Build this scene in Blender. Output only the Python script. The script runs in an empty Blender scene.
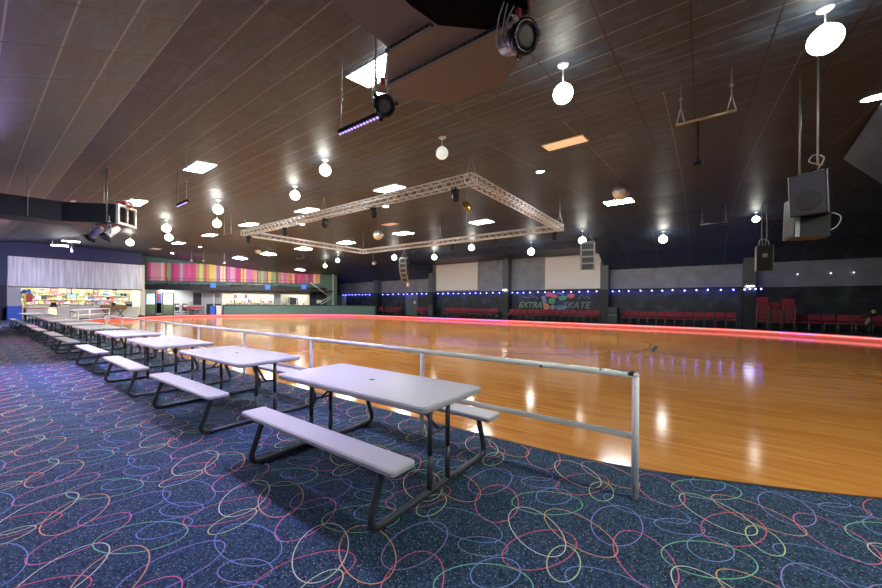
import bpy, math, random
import numpy as np
from mathutils import Vector, Matrix
random.seed(7)
PI = math.pi
R = math.radians
scene = bpy.context.scene
COL = scene.collection

# ------------------------------------------------------------------ helpers
class MB:
    """collects shapes, builds ONE mesh object"""
    def __init__(s):
        s.v = []; s.f = []; s.m = []; s.sm = []; s.mi = 0; s.smooth = False
    def add(s, vs, fs, smooth=None):
        o = len(s.v); s.v.extend([tuple(v) for v in vs])
        for f in fs:
            s.f.append(tuple(i + o for i in f)); s.m.append(s.mi)
            s.sm.append(s.smooth if smooth is None else smooth)
        return s
    def box(s, c, d, rz=0.0, rx=0.0, ry=0.0):
        M = Matrix.Translation(Vector(c)) @ Matrix.Rotation(rz, 4, 'Z') @ Matrix.Rotation(ry, 4, 'Y') @ Matrix.Rotation(rx, 4, 'X')
        hx, hy, hz = d[0] / 2, d[1] / 2, d[2] / 2
        vs = [M @ Vector((x * hx, y * hy, z * hz)) for x in (-1, 1) for y in (-1, 1) for z in (-1, 1)]
        return s.add(vs, [(0, 1, 3, 2), (4, 6, 7, 5), (0, 4, 5, 1), (2, 3, 7, 6), (0, 2, 6, 4), (1, 5, 7, 3)], False)
    def box2(s, a, b):
        return s.box([(a[i] + b[i]) / 2 for i in range(3)], [abs(b[i] - a[i]) for i in range(3)])
    def rbox(s, c, d, r=0.02, ax=2, n=3, rz=0.0, rx=0.0):
        """box with rounded edges: rounded outline prism across axis ax plus a small rim bevel"""
        h = [x / 2 for x in d]
        i, j = [k for k in range(3) if k != ax]
        r = min(r, h[i] * .95, h[j] * .95)
        def loop(ins):
            o = []
            for (sx, sy, a0) in ((1, 1, 0), (-1, 1, 90), (-1, -1, 180), (1, -1, 270)):
                for k in range(n + 1):
                    a = R(a0 + 90 * k / n)
                    o.append((sx * (h[i] - r) + math.cos(a) * (r - ins), sy * (h[j] - r) + math.sin(a) * (r - ins)))
            return o
        b = min(r * .4, h[ax] * .5)
        M = Matrix.Translation(Vector(c)) @ Matrix.Rotation(rz, 4, 'Z') @ Matrix.Rotation(rx, 4, 'X')
        rings = [(-h[ax], b), (-h[ax] + b, 0), (h[ax] - b, 0), (h[ax], b)]
        vs = []; N = 4 * (n + 1)
        for z, ins in rings:
            for p in loop(ins):
                q = [0, 0, 0]; q[i] = p[0]; q[j] = p[1]; q[ax] = z
                vs.append(M @ Vector(q))
        fs = []
        flip = (ax == 1)
        for k in range(3):
            for a in range(N):
                c2 = (a + 1) % N
                f = (k * N + a, k * N + c2, (k + 1) * N + c2, (k + 1) * N + a)
                fs.append(f[::-1] if flip else f)
        t0 = tuple(range(N))[::-1]; t1 = tuple(range(3 * N, 4 * N))
        fs += [t0[::-1], t1[::-1]] if flip else [t0, t1]
        return s.add(vs, fs, False)
    def tube(s, pts, r, n=8, closed=False, caps=True, r2=None):
        pts = [Vector(p) for p in pts]; L = len(pts)
        if L < 2: return s
        vs = []; up = None
        for k, p in enumerate(pts):
            if closed: t = pts[(k + 1) % L] - pts[k - 1]
            else: t = pts[min(k + 1, L - 1)] - pts[max(k - 1, 0)]
            t.normalize()
            if up is None:
                up = Vector((0, 0, 1)) if abs(t.z) < .9 else Vector((1, 0, 0))
            a = t.cross(up)
            if a.length < 1e-4: a = t.cross(Vector((0, 1, 0)))
            a.normalize(); b = t.cross(a).normalized(); up = -b if False else a.cross(t)
            rr = r if r2 is None else r + (r2 - r) * k / (L - 1)
            for q in range(n):
                w = 2 * PI * q / n
                vs.append(p + a * math.cos(w) * rr + b * math.sin(w) * rr)
        fs = []
        for k in range(L if closed else L - 1):
            k2 = (k + 1) % L
            for q in range(n):
                q2 = (q + 1) % n
                fs.append((k * n + q, k * n + q2, k2 * n + q2, k2 * n + q))
        s.add(vs, fs, True)
        if caps and not closed:
            o = len(s.v) - len(vs)
            for f in (tuple(range(n))[::-1], tuple(range((L - 1) * n, L * n))):
                s.f.append(tuple(i + o for i in f)); s.m.append(s.mi); s.sm.append(False)
        return s
    def lathe(s, prof, c=(0, 0, 0), n=24, M=None, smooth=True):
        M = M or Matrix.Identity(4); c = Vector(c); vs = []; fs = []
        for (r, z) in prof:
            for q in range(n):
                w = 2 * PI * q / n
                vs.append(c + M @ Vector((r * math.cos(w), r * math.sin(w), z)))
        for k in range(len(prof) - 1):
            for q in range(n):
                q2 = (q + 1) % n
                fs.append((k * n + q, k * n + q2, (k + 1) * n + q2, (k + 1) * n + q))
        s.add(vs, fs, smooth)
        o = len(s.v) - len(vs)
        if prof[0][0] > 1e-4: s.f.append(tuple(range(o, o + n))[::-1]); s.m.append(s.mi); s.sm.append(False)
        if prof[-1][0] > 1e-4: s.f.append(tuple(range(o + (len(prof) - 1) * n, o + len(prof) * n))); s.m.append(s.mi); s.sm.append(False)
        return s
    def sphere(s, c, r, n=20, m=12, sz=1.0, smooth=True):
        return s.lathe([(max(1e-5, r * math.sin(PI * k / m)), -r * sz * math.cos(PI * k / m)) for k in range(m + 1)], c, n, smooth=smooth)
    def prism(s, poly, z0, z1):
        n = len(poly)
        vs = [(p[0], p[1], z0) for p in poly] + [(p[0], p[1], z1) for p in poly]
        fs = [tuple(range(n))[::-1], tuple(range(n, 2 * n))] + [(k, (k + 1) % n, n + (k + 1) % n, n + k) for k in range(n)]
        return s.add(vs, fs, False)
    def build(s, name, mats, parent=None, fix=False):
        me = bpy.data.meshes.new(name)
        me.from_pydata(s.v, [], s.f)
        if not isinstance(mats, (list, tuple)): mats = [mats]
        for m in mats: me.materials.append(m)
        me.polygons.foreach_set('material_index', s.m)
        me.polygons.foreach_set('use_smooth', s.sm)
        me.update()
        if fix:
            import bmesh
            bm = bmesh.new(); bm.from_mesh(me)
            bmesh.ops.recalc_face_normals(bm, faces=bm.faces); bm.to_mesh(me); bm.free()
        o = bpy.data.objects.new(name, me); COL.objects.link(o)
        if parent is not None: o.parent = parent
        return o

def tag(o, label, cat, group=None, kind=None):
    o['label'] = label; o['category'] = cat
    if group: o['group'] = group
    if kind: o['kind'] = kind
    return o
def thing(name, label, cat, loc=(0, 0, 0), rz=0.0, group=None):
    o = bpy.data.objects.new(name, None); COL.objects.link(o)
    o.location = loc; o.rotation_euler = (0, 0, rz); o.empty_display_size = .1
    return tag(o, label, cat, group)
def struct(o, label=None):
    o['kind'] = 'structure'
    if label: o['label'] = label
    return o
KIDS = {}
def kids(o): return [c for c in COL.objects if c.parent is o] if o not in KIDS else KIDS[o]
def dup(root, loc, rz=None, label=None, group=None):
    r = root.copy(); COL.objects.link(r); r.location = loc
    if rz is not None: r.rotation_euler = (0, 0, rz)
    if label: r['label'] = label
    if group: r['group'] = group
    if root.name not in CH: CH[root.name] = [(c, [g for g in COL.objects if g.parent == c]) for c in COL.objects if c.parent == root]
    for c, gs in CH[root.name]:
        k = c.copy(); COL.objects.link(k); k.parent = r
        for g in gs:
            q = g.copy(); COL.objects.link(q); q.parent = k
    return r
CH = {}
ORD = ['first', 'second', 'third', 'fourth', 'fifth', 'sixth', 'seventh', 'eighth', 'ninth', 'tenth', 'eleventh', 'twelfth', 'thirteenth', 'fourteenth', 'fifteenth', 'sixteenth', 'seventeenth', 'eighteenth', 'nineteenth', 'twentieth', 'twenty-first', 'twenty-second']
def catmull(P, n=6, closed=False):
    P = [np.array(p, float) for p in P]; o = []
    L = len(P)
    for k in range(L - 1):
        p0 = P[max(k - 1, 0)]; p1 = P[k]; p2 = P[k + 1]; p3 = P[min(k + 2, L - 1)]
        for q in range(n):
            t = q / n
            o.append(tuple(.5 * (2 * p1 + (p2 - p0) * t + (2 * p0 - 5 * p1 + 4 * p2 - p3) * t * t + (3 * p1 - p0 - 3 * p2 + p3) * t ** 3)))
    o.append(tuple(P[-1])); return o

# ------------------------------------------------------------------ materials
def s2l(c):
    return tuple((x / 12.92 if x <= .04045 else ((x + .055) / 1.055) ** 2.4) for x in c)
def hexc(h): return s2l(tuple(int(h[i:i + 2], 16) / 255 for i in (0, 2, 4)))
def nd(nt, t, **kw):
    n = nt.nodes.new(t)
    for k, v in kw.items():
        if k.startswith('i_'): n.inputs[k[2:].replace('_', ' ')].default_value = v
        else: setattr(n, k, v)
    return n
def mat(name, col, rough=.5, metal=0.0, emit=None, es=0.0, noise=0.0, nscale=8.0, bump=0.0, spec=.5, coat=0.0):
    m = bpy.data.materials.new(name); m.use_nodes = True; nt = m.node_tree
    b = nt.nodes['Principled BSDF']; c = (*col, 1)
    b.inputs['Base Color'].default_value = c; b.inputs['Roughness'].default_value = rough
    b.inputs['Metallic'].default_value = metal; b.inputs['Specular IOR Level'].default_value = spec
    b.inputs['Coat Weight'].default_value = coat
    if emit:
        b.inputs['Emission Color'].default_value = (*emit, 1); b.inputs['Emission Strength'].default_value = es
    if noise or bump:
        tc = nd(nt, 'ShaderNodeTexCoord'); nz = nd(nt, 'ShaderNodeTexNoise'); nz.inputs['Scale'].default_value = nscale; nz.inputs['Detail'].default_value = 5
        nt.links.new(tc.outputs['Object'], nz.inputs['Vector'])
        if noise:
            mx = nd(nt, 'ShaderNodeMix', data_type='RGBA')
            mx.inputs[6].default_value = tuple(x * (1 - noise) for x in col) + (1,); mx.inputs[7].default_value = tuple(min(1, x * (1 + noise)) for x in col) + (1,)
            nt.links.new(nz.outputs['Fac'], mx.inputs[0]); nt.links.new(mx.outputs[2], b.inputs['Base Color'])
        if bump:
            bp = nd(nt, 'ShaderNodeBump'); bp.inputs['Strength'].default_value = bump; bp.inputs['Distance'].default_value = .01
            nt.links.new(nz.outputs['Fac'], bp.inputs['Height']); nt.links.new(bp.outputs['Normal'], b.inputs['Normal'])
    return m
def ramp(nt, stops, interp='LINEAR'):
    r = nd(nt, 'ShaderNodeValToRGB'); e = r.color_ramp; e.interpolation = interp
    while len(e.elements) < len(stops): e.elements.new(.5)
    for k, (p, c) in enumerate(stops): e.elements[k].position = p; e.elements[k].color = (*c, 1)
    return r

M = {}
M['plastic'] = mat('table_plastic', hexc('b9b8bb'), .42, noise=.05, nscale=30, bump=.05)
M['plastic_dark'] = mat('hole_plug', hexc('55565c'), .5)
M['legs'] = mat('table_steel', hexc('56595e'), .3, .55, noise=.2, nscale=20)
M['chrome'] = mat('chrome', hexc('b8bcc2'), .18, 1.0)
M['steel'] = mat('galvanised_steel', hexc('9ea2a6'), .4, .8, noise=.2, nscale=25)
M['alu'] = mat('truss_aluminium', hexc('f0f1f4'), .42, .1, noise=.08, nscale=20)
M['wire'] = mat('steel_wire', hexc('a9a9a9'), .45, .5)
M['wirewhite'] = mat('pale_cable', hexc('b9b9b6'), .6)
M['black'] = mat('black_paint', hexc('16171a'), .5, noise=.2)
M['blackgloss'] = mat('black_plastic', hexc('121316'), .25)
M['blackmatte'] = mat('black_cloth', hexc('050506'), .95, spec=.1)
M['dgrey'] = mat('dark_grey_metal', hexc('2c2e33'), .45, .2, noise=.15)
M['grille'] = mat('speaker_grille', hexc('363b46'), .55, noise=.25, nscale=180, bump=.3)
M['cone'] = mat('speaker_cone', hexc('2c2f38'), .6)
M['globe'] = mat('opal_glass', hexc('f4f4ee'), .25, emit=hexc('fffdf0'), es=3.0)
M['globe_dim'] = mat('opal_glass_painted_glow', hexc('e8e6e0'), .25, emit=hexc('fffdf2'), es=.08)  # globe is unlit; a faint glow is put into its glass
M['white'] = mat('white_enamel', hexc('e9e8e4'), .4)
M['panel'] = mat('lit_diffuser', hexc('f4f4f0'), .5, emit=hexc('fbfff6'), es=17.0)
M['panel_peach'] = mat('peach_glow_cover', hexc('f0cdb2'), .5, emit=hexc('f5b98c'), es=.13)
M['panel_dim'] = mat('dim_diffuser', hexc('d8b9a8'), .5, emit=hexc('d8a890'), es=.1)
M['panel_soft'] = mat('soft_diffuser', hexc('f4f4f0'), .5, emit=hexc('fbfff6'), es=3.0)
M['can'] = mat('lit_downlight', hexc('ffffff'), .5, emit=hexc('ffffff'), es=40.0)
M['tubelight'] = mat('lit_tube', hexc('ffffff'), .5, emit=hexc('f4f4ff'), es=6.0)
M['purple_led'] = mat('violet_leds', hexc('d8c8ff'), .4, emit=hexc('b496ff'), es=.24)
M['blue_led'] = mat('blue_bulb', hexc('3040ff'), .3, emit=(.13, .16, 1.0), es=5.0)
M['blue_wire'] = mat('dark_cable', hexc('0a0c18'), .6)
M['coral_led'] = mat('coral_rope_light', hexc('ff6a60'), .4, emit=(1.0, .3, .3), es=.3)
M['magenta_led'] = mat('magenta_rope_light', hexc('ff60c0'), .4, emit=(1.0, .22, .7), es=.32)
M['kerb'] = mat('red_painted_kerb', hexc('ee7468'), .4, noise=.12, nscale=4)
M['red_fabric'] = mat('red_upholstery', hexc('8a2c40'), .8, noise=.25, nscale=60, bump=.15)
M['chair_frame'] = mat('grey_chair_tube', hexc('7c756e'), .35, .5)
M['pillar'] = mat('grey_painted_column', hexc('5f6672'), .55, noise=.12, nscale=3)
M['pillar_dark'] = mat('charcoal_column', hexc('22262e'), .55, noise=.15, nscale=3)
M['navy'] = mat('navy_wall', hexc('343d66'), .6, noise=.2, nscale=2)
M['navy_dark'] = mat('dark_navy_wall', hexc('191d30'), .6, noise=.2, nscale=2)
M['greenwall'] = mat('grey_green_wall', hexc('567670'), .6, noise=.12, nscale=2)
M['greendark'] = mat('dark_green_wall', hexc('24302f'), .6, noise=.15, nscale=2)
M['screen'] = mat('projection_screen', hexc('f2f5fc'), .75, noise=.02, nscale=1)
M['cream'] = mat('cream_wall', hexc('e9e2cc'), .6, noise=.04, nscale=2)
M['palewall'] = mat('pale_grey_wall', hexc('b9bfc0'), .6, noise=.06, nscale=2)
M['blueplastic'] = mat('blue_plastic', hexc('2f5fc8'), .4)
M['bluefab'] = mat('blue_board', hexc('3f74d6'), .5, emit=hexc('2f63d0'), es=.05)  # slight glow put into the blue; the boards are no lamps
M['whitebin'] = mat('white_bin', hexc('d7d3d6'), .5)
M['wood_brown'] = mat('brown_wood', hexc('a06a38'), .5, noise=.2, nscale=6)
M['glass'] = mat('window_glass', hexc('c9d6d6'), .08, spec=.8)
M['duct'] = mat('painted_duct', hexc('3b3c42'), .5, .2, noise=.15, nscale=4)
M['ductbrown'] = mat('brown_duct_underside', hexc('7d6559'), .6, noise=.15, nscale=4)  # browner tone for the underside of the duct
M['redlamp'] = mat('red_housing', hexc('c04048'), .4)
M['strut'] = mat('blue_grey_strut', hexc('55607a'), .4, .5)
M['hood'] = mat('brown_grey_hood', hexc('6d6a66'), .6, noise=.12, nscale=2)
M['parsilver'] = mat('violet_silver_can', hexc('8f8aa8'), .3, .7)
M['lens'] = mat('honeycomb_lens', hexc('6b635c'), .6, .0, noise=.5, nscale=160)
M['gold'] = mat('gold_metal', hexc('d8b060'), .25, .9)
M['pixel_cover'] = M['white']

def m_floor():
    m = bpy.data.materials.new('varnished_maple'); m.use_nodes = True; nt = m.node_tree; L = nt.links.new
    b = nt.nodes['Principled BSDF']
    tc = nd(nt, 'ShaderNodeTexCoord')
    br = nd(nt, 'ShaderNodeTexBrick'); br.offset = .37; br.squash = 1
    br.inputs['Scale'].default_value = 1; br.inputs['Brick Width'].default_value = 1.6; br.inputs['Row Height'].default_value = .075
    br.inputs['Mortar Size'].default_value = .0016; br.inputs['Color1'].default_value = (.2, .2, .2, 1); br.inputs['Color2'].default_value = (.8, .8, .8, 1); br.inputs['Mortar'].default_value = (.0, .0, .0, 1)
    L(tc.outputs['Object'], br.inputs['Vector'])
    mp = nd(nt, 'ShaderNodeMapping'); mp.inputs['Scale'].default_value = (.7, 9, 1); L(tc.outputs['Object'], mp.inputs['Vector'])
    nz = nd(nt, 'ShaderNodeTexNoise'); nz.inputs['Scale'].default_value = 1.6; nz.inputs['Detail'].default_value = 8; L(mp.outputs[0], nz.inputs['Vector'])
    nz2 = nd(nt, 'ShaderNodeTexNoise'); nz2.inputs['Scale'].default_value = .35; nz2.inputs['Detail'].default_value = 4; L(tc.outputs['Object'], nz2.inputs['Vector'])
    a = nd(nt, 'ShaderNodeMath', operation='MULTIPLY'); L(br.outputs['Color'], a.inputs[0]); a.inputs[1].default_value = .22
    a2 = nd(nt, 'ShaderNodeMath', operation='MULTIPLY_ADD'); L(nz.outputs['Fac'], a2.inputs[0]); a2.inputs[1].default_value = .6; L(a.outputs[0], a2.inputs[2])
    a3 = nd(nt, 'ShaderNodeMath', operation='MULTIPLY_ADD'); L(nz2.outputs['Fac'], a3.inputs[0]); a3.inputs[1].default_value = .35; L(a2.outputs[0], a3.inputs[2])
    rp = ramp(nt, [(.22, hexc('8e5722')), (.5, hexc('c27e38')), (.68, hexc('d29348')), (.9, hexc('e0aa60'))])
    L(a3.outputs[0], rp.inputs[0]); L(rp.outputs[0], b.inputs['Base Color'])
    r1 = nd(nt, 'ShaderNodeMapRange'); r1.inputs[3].default_value = .07; r1.inputs[4].default_value = .17; L(nz2.outputs['Fac'], r1.inputs[0]); L(r1.outputs[0], b.inputs['Roughness'])
    bp = nd(nt, 'ShaderNodeBump'); bp.inputs['Strength'].default_value = .045; bp.inputs['Distance'].default_value = .004; L(nz.outputs['Fac'], bp.inputs['Height']); L(bp.outputs[0], b.inputs['Normal'])
    b.inputs['Specular IOR Level'].default_value = .45
    return m
def m_carpet(base, dots=True):
    m = bpy.data.materials.new('speckled_carpet'); m.use_nodes = True; nt = m.node_tree; L = nt.links.new
    b = nt.nodes['Principled BSDF']; b.inputs['Roughness'].default_value = .95; b.inputs['Specular IOR Level'].default_value = .15
    tc = nd(nt, 'ShaderNodeTexCoord')
    nz = nd(nt, 'ShaderNodeTexNoise'); nz.inputs['Scale'].default_value = 75; nz.inputs['Detail'].default_value = 6; L(tc.outputs['Object'], nz.inputs['Vector'])
    rp = ramp(nt, [(.36, tuple(x * .42 for x in base)), (.5, base), (.66, tuple(x * 1.9 for x in base))]); L(nz.outputs['Fac'], rp.inputs[0])
    vo = nd(nt, 'ShaderNodeTexVoronoi'); vo.inputs['Scale'].default_value = 62; L(tc.outputs['Object'], vo.inputs['Vector'])
    lt = nd(nt, 'ShaderNodeMath', operation='LESS_THAN'); L(vo.outputs['Distance'], lt.inputs[0]); lt.inputs[1].default_value = .2
    hs = nd(nt, 'ShaderNodeSeparateColor'); L(vo.outputs['Color'], hs.inputs[0])
    cr = ramp(nt, [(0, hexc('7ec9b0')), (.2, hexc('d8c27a')), (.4, hexc('7aa2e0')), (.6, hexc('d77f92')), (.8, hexc('c6c6d8'))], 'CONSTANT'); L(hs.outputs[0], cr.inputs[0])
    th = nd(nt, 'ShaderNodeMath', operation='GREATER_THAN'); L(hs.outputs[1], th.inputs[0]); th.inputs[1].default_value = .22
    mu = nd(nt, 'ShaderNodeMath', operation='MULTIPLY'); L(lt.outputs[0], mu.inputs[0]); L(th.outputs[0], mu.inputs[1])
    mu2 = nd(nt, 'ShaderNodeMath', operation='MULTIPLY'); L(mu.outputs[0], mu2.inputs[0]); mu2.inputs[1].default_value = .75 if dots else .12
    mx = nd(nt, 'ShaderNodeMix', data_type='RGBA'); L(mu2.outputs[0], mx.inputs[0]); L(rp.outputs[0], mx.inputs[6]); L(cr.outputs[0], mx.inputs[7]); L(mx.outputs[2], b.inputs['Base Color'])
    bp = nd(nt, 'ShaderNodeBump'); bp.inputs['Strength'].default_value = .5; bp.inputs['Distance'].default_value = .006; L(nz.outputs['Fac'], bp.inputs['Height']); L(bp.outputs[0], b.inputs['Normal'])
    return m
def m_ceiling():
    """dark sheet panels; UV.x = metres along the room, UV.y = metres along the vault"""
    m = bpy.data.materials.new('dark_ceiling_panels'); m.use_nodes = True; nt = m.node_tree; L = nt.links.new
    b = nt.nodes['Principled BSDF']
    uv = nd(nt, 'ShaderNodeUVMap'); sp = nd(nt, 'ShaderNodeSeparateXYZ'); L(uv.outputs[0], sp.inputs[0])
    def line(sock, pitch, w, off=0.0):
        d = nd(nt, 'ShaderNodeMath', operation='MULTIPLY_ADD'); L(sock, d.inputs[0]); d.inputs[1].default_value = 1 / pitch; d.inputs[2].default_value = 100.5 + off
        fr = nd(nt, 'ShaderNodeMath', operation='FRACT'); L(d.outputs[0], fr.inputs[0])
        su = nd(nt, 'ShaderNodeMath', operation='SUBTRACT'); L(fr.outputs[0], su.inputs[0]); su.inputs[1].default_value = .5
        ab = nd(nt, 'ShaderNodeMath', operation='ABSOLUTE'); L(su.outputs[0], ab.inputs[0])
        lt = nd(nt, 'ShaderNodeMath', operation='LESS_THAN'); L(ab.outputs[0], lt.inputs[0]); lt.inputs[1].default_value = w / pitch / 2
        return lt.outputs[0]
    lx = line(sp.outputs[0], .82, .022, .12)
    lx2 = line(sp.outputs[0], 1.64, .022, .31)
    ly = line(sp.outputs[1], .405, .018)
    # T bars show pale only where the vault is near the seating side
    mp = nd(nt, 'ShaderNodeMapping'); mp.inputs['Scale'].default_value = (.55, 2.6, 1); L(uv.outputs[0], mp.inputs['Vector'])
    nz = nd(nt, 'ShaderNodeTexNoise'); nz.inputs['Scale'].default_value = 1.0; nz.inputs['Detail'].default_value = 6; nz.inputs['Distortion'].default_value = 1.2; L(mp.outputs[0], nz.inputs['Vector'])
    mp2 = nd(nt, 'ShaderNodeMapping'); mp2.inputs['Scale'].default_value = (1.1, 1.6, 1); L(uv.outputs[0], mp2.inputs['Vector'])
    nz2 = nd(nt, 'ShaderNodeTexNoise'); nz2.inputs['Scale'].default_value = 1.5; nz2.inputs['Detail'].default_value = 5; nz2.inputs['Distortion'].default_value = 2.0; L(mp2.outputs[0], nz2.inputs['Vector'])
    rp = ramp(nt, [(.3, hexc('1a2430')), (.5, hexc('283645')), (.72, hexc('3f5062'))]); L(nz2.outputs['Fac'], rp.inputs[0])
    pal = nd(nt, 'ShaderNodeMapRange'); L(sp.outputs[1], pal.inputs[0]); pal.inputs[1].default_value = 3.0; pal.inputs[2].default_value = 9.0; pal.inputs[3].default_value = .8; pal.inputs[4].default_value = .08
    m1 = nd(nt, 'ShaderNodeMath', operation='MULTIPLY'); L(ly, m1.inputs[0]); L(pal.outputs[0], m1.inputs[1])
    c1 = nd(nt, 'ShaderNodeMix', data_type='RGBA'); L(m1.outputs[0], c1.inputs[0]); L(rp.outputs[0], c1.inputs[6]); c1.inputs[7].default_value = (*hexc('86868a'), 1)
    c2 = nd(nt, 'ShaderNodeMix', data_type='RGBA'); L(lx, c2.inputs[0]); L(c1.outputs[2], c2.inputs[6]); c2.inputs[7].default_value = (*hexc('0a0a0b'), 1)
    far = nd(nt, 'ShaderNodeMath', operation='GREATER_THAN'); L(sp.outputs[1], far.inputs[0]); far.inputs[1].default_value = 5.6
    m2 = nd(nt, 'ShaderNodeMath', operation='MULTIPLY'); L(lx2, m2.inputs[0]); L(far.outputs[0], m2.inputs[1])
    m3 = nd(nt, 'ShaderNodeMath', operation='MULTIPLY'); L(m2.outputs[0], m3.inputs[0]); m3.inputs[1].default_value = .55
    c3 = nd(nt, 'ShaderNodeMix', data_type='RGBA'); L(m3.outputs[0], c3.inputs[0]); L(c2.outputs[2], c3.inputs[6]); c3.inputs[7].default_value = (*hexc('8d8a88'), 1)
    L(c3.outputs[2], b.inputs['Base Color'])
    b.inputs['Roughness'].default_value = .38; b.inputs['Specular IOR Level'].default_value = .55
    mr = nd(nt, 'ShaderNodeMapRange'); L(nz2.outputs['Fac'], mr.inputs[0]); mr.inputs[3].default_value = .36; mr.inputs[4].default_value = .6; L(mr.outputs[0], b.inputs['Roughness'])
    bp = nd(nt, 'ShaderNodeBump'); bp.inputs['Strength'].default_value = .35; bp.inputs['Distance'].default_value = .05; L(nz.outputs['Fac'], bp.inputs['Height']); L(bp.outputs[0], b.inputs['Normal'])
    return m
def m_wallback():
    m = bpy.data.materials.new('two_tone_wall'); m.use_nodes = True; nt = m.node_tree; L = nt.links.new
    b = nt.nodes['Principled BSDF']; b.inputs['Roughness'].default_value = .5
    tc = nd(nt, 'ShaderNodeTexCoord'); sp = nd(nt, 'ShaderNodeSeparateXYZ'); L(tc.outputs['Object'], sp.inputs[0])
    gt = nd(nt, 'ShaderNodeMath', operation='GREATER_THAN'); L(sp.outputs[2], gt.inputs[0]); gt.inputs[1].default_value = 2.45
    nz = nd(nt, 'ShaderNodeTexNoise'); nz.inputs['Scale'].default_value = 1.4; nz.inputs['Detail'].default_value = 5; L(tc.outputs['Object'], nz.inputs['Vector'])
    lo = ramp(nt, [(.35, hexc('1b2026')), (.55, hexc('29313a')), (.7, hexc('414f56'))]); hi = ramp(nt, [(.3, hexc('7c8496')), (.7, hexc('969eb0'))])
    L(nz.outputs['Fac'], lo.inputs[0]); L(nz.outputs['Fac'], hi.inputs[0])
    mx = nd(nt, 'ShaderNodeMix', data_type='RGBA'); L(gt.outputs[0], mx.inputs[0]); L(lo.outputs[0], mx.inputs[6]); L(hi.outputs[0], mx.inputs[7]); L(mx.outputs[2], b.inputs['Base Color'])
    return m
def m_stripes():
    m = bpy.data.materials.new('rainbow_striped_wall'); m.use_nodes = True; nt = m.node_tree; L = nt.links.new
    b = nt.nodes['Principled BSDF']; b.inputs['Roughness'].default_value = .6
    tc = nd(nt, 'ShaderNodeTexCoord'); sp = nd(nt, 'ShaderNodeSeparateXYZ'); L(tc.outputs['Object'], sp.inputs[0])
    nz = nd(nt, 'ShaderNodeTexNoise', noise_dimensions='1D'); nz.inputs['Scale'].default_value = .9; L(sp.outputs[0], nz.inputs['W'])
    ad = nd(nt, 'ShaderNodeMath', operation='MULTIPLY_ADD'); L(nz.outputs['Fac'], ad.inputs[0]); ad.inputs[1].default_value = 1.2; L(sp.outputs[0], ad.inputs[2])
    fl = nd(nt, 'ShaderNodeMath', operation='MULTIPLY'); L(ad.outputs[0], fl.inputs[0]); fl.inputs[1].default_value = 4.6
    f2 = nd(nt, 'ShaderNodeMath', operation='FLOOR'); L(fl.outputs[0], f2.inputs[0])
    wn = nd(nt, 'ShaderNodeTexWhiteNoise', noise_dimensions='1D'); L(f2.outputs[0], wn.inputs['W'])
    cols = ['e8609a', 'cc407e', 'f0da82', 'e0a860', '8fbf78', 'b874c8', 'f0a8c8', 'f4e8b0', 'c83a60', 'd8588c', 'd878c0', 'f0b888']
    cr = ramp(nt, [(k / len(cols), hexc(c)) for k, c in enumerate(cols)], 'CONSTANT'); L(wn.outputs['Value'], cr.inputs[0])
    n2 = nd(nt, 'ShaderNodeTexNoise'); n2.inputs['Scale'].default_value = 4; L(tc.outputs['Object'], n2.inputs['Vector'])
    mx = nd(nt, 'ShaderNodeMix', data_type='RGBA', blend_type='MULTIPLY'); mx.inputs[0].default_value = .5; L(cr.outputs[0], mx.inputs[6]); L(n2.outputs['Fac'], mx.inputs[7])
    mm = nd(nt, 'ShaderNodeMix', data_type='RGBA'); mm.inputs[0].default_value = .5; L(cr.outputs[0], mm.inputs[6]); L(mx.outputs[2], mm.inputs[7]); L(mm.outputs[2], b.inputs['Base Color'])
    return m
def m_silver():
    m = bpy.data.materials.new('silver_streaked_sheet'); m.use_nodes = True; nt = m.node_tree; L = nt.links.new
    b = nt.nodes['Principled BSDF']; b.inputs['Roughness'].default_value = .45; b.inputs['Metallic'].default_value = .1
    tc = nd(nt, 'ShaderNodeTexCoord'); mp = nd(nt, 'ShaderNodeMapping'); mp.inputs['Scale'].default_value = (1, 7, .35); L(tc.outputs['Object'], mp.inputs['Vector'])
    nz = nd(nt, 'ShaderNodeTexNoise'); nz.inputs['Scale'].default_value = 1.3; nz.inputs['Detail'].default_value = 6; L(mp.outputs[0], nz.inputs['Vector'])
    rp = ramp(nt, [(.3, hexc('b4b9c0')), (.5, hexc('d4d9e0')), (.7, hexc('f0f3f6'))]); L(nz.outputs['Fac'], rp.inputs[0]); L(rp.outputs[0], b.inputs['Base Color'])
    return m
def m_rail():
    m = bpy.data.materials.new('chipped_white_paint'); m.use_nodes = True; nt = m.node_tree; L = nt.links.new
    b = nt.nodes['Principled BSDF']; b.inputs['Roughness'].default_value = .35
    tc = nd(nt, 'ShaderNodeTexCoord'); nz = nd(nt, 'ShaderNodeTexNoise'); nz.inputs['Scale'].default_value = 16; nz.inputs['Detail'].default_value = 7; L(tc.outputs['Object'], nz.inputs['Vector'])
    rp = ramp(nt, [(.285, hexc('20201f')), (.30, hexc('f2f1ec'))]); L(nz.outputs['Fac'], rp.inputs[0]); L(rp.outputs[0], b.inputs['Base Color'])
    return m
def m_mirrorball():
    m = bpy.data.materials.new('mirror_facets'); m.use_nodes = True; nt = m.node_tree
    b = nt.nodes['Principled BSDF']; b.inputs['Base Color'].default_value = (.85, .86, .88, 1); b.inputs['Metallic'].default_value = .8; b.inputs['Roughness'].default_value = .3
    return m
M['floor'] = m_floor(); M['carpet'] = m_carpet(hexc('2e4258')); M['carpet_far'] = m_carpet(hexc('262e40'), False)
M['ceiling'] = m_ceiling(); M['wallback'] = m_wallback(); M['stripes'] = m_stripes(); M['silver'] = m_silver(); M['rail'] = m_rail(); M['mirror'] = m_mirrorball()
M['chip'] = mat('bare_dark_metal', hexc('1c1a19'), .5, .3)
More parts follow.
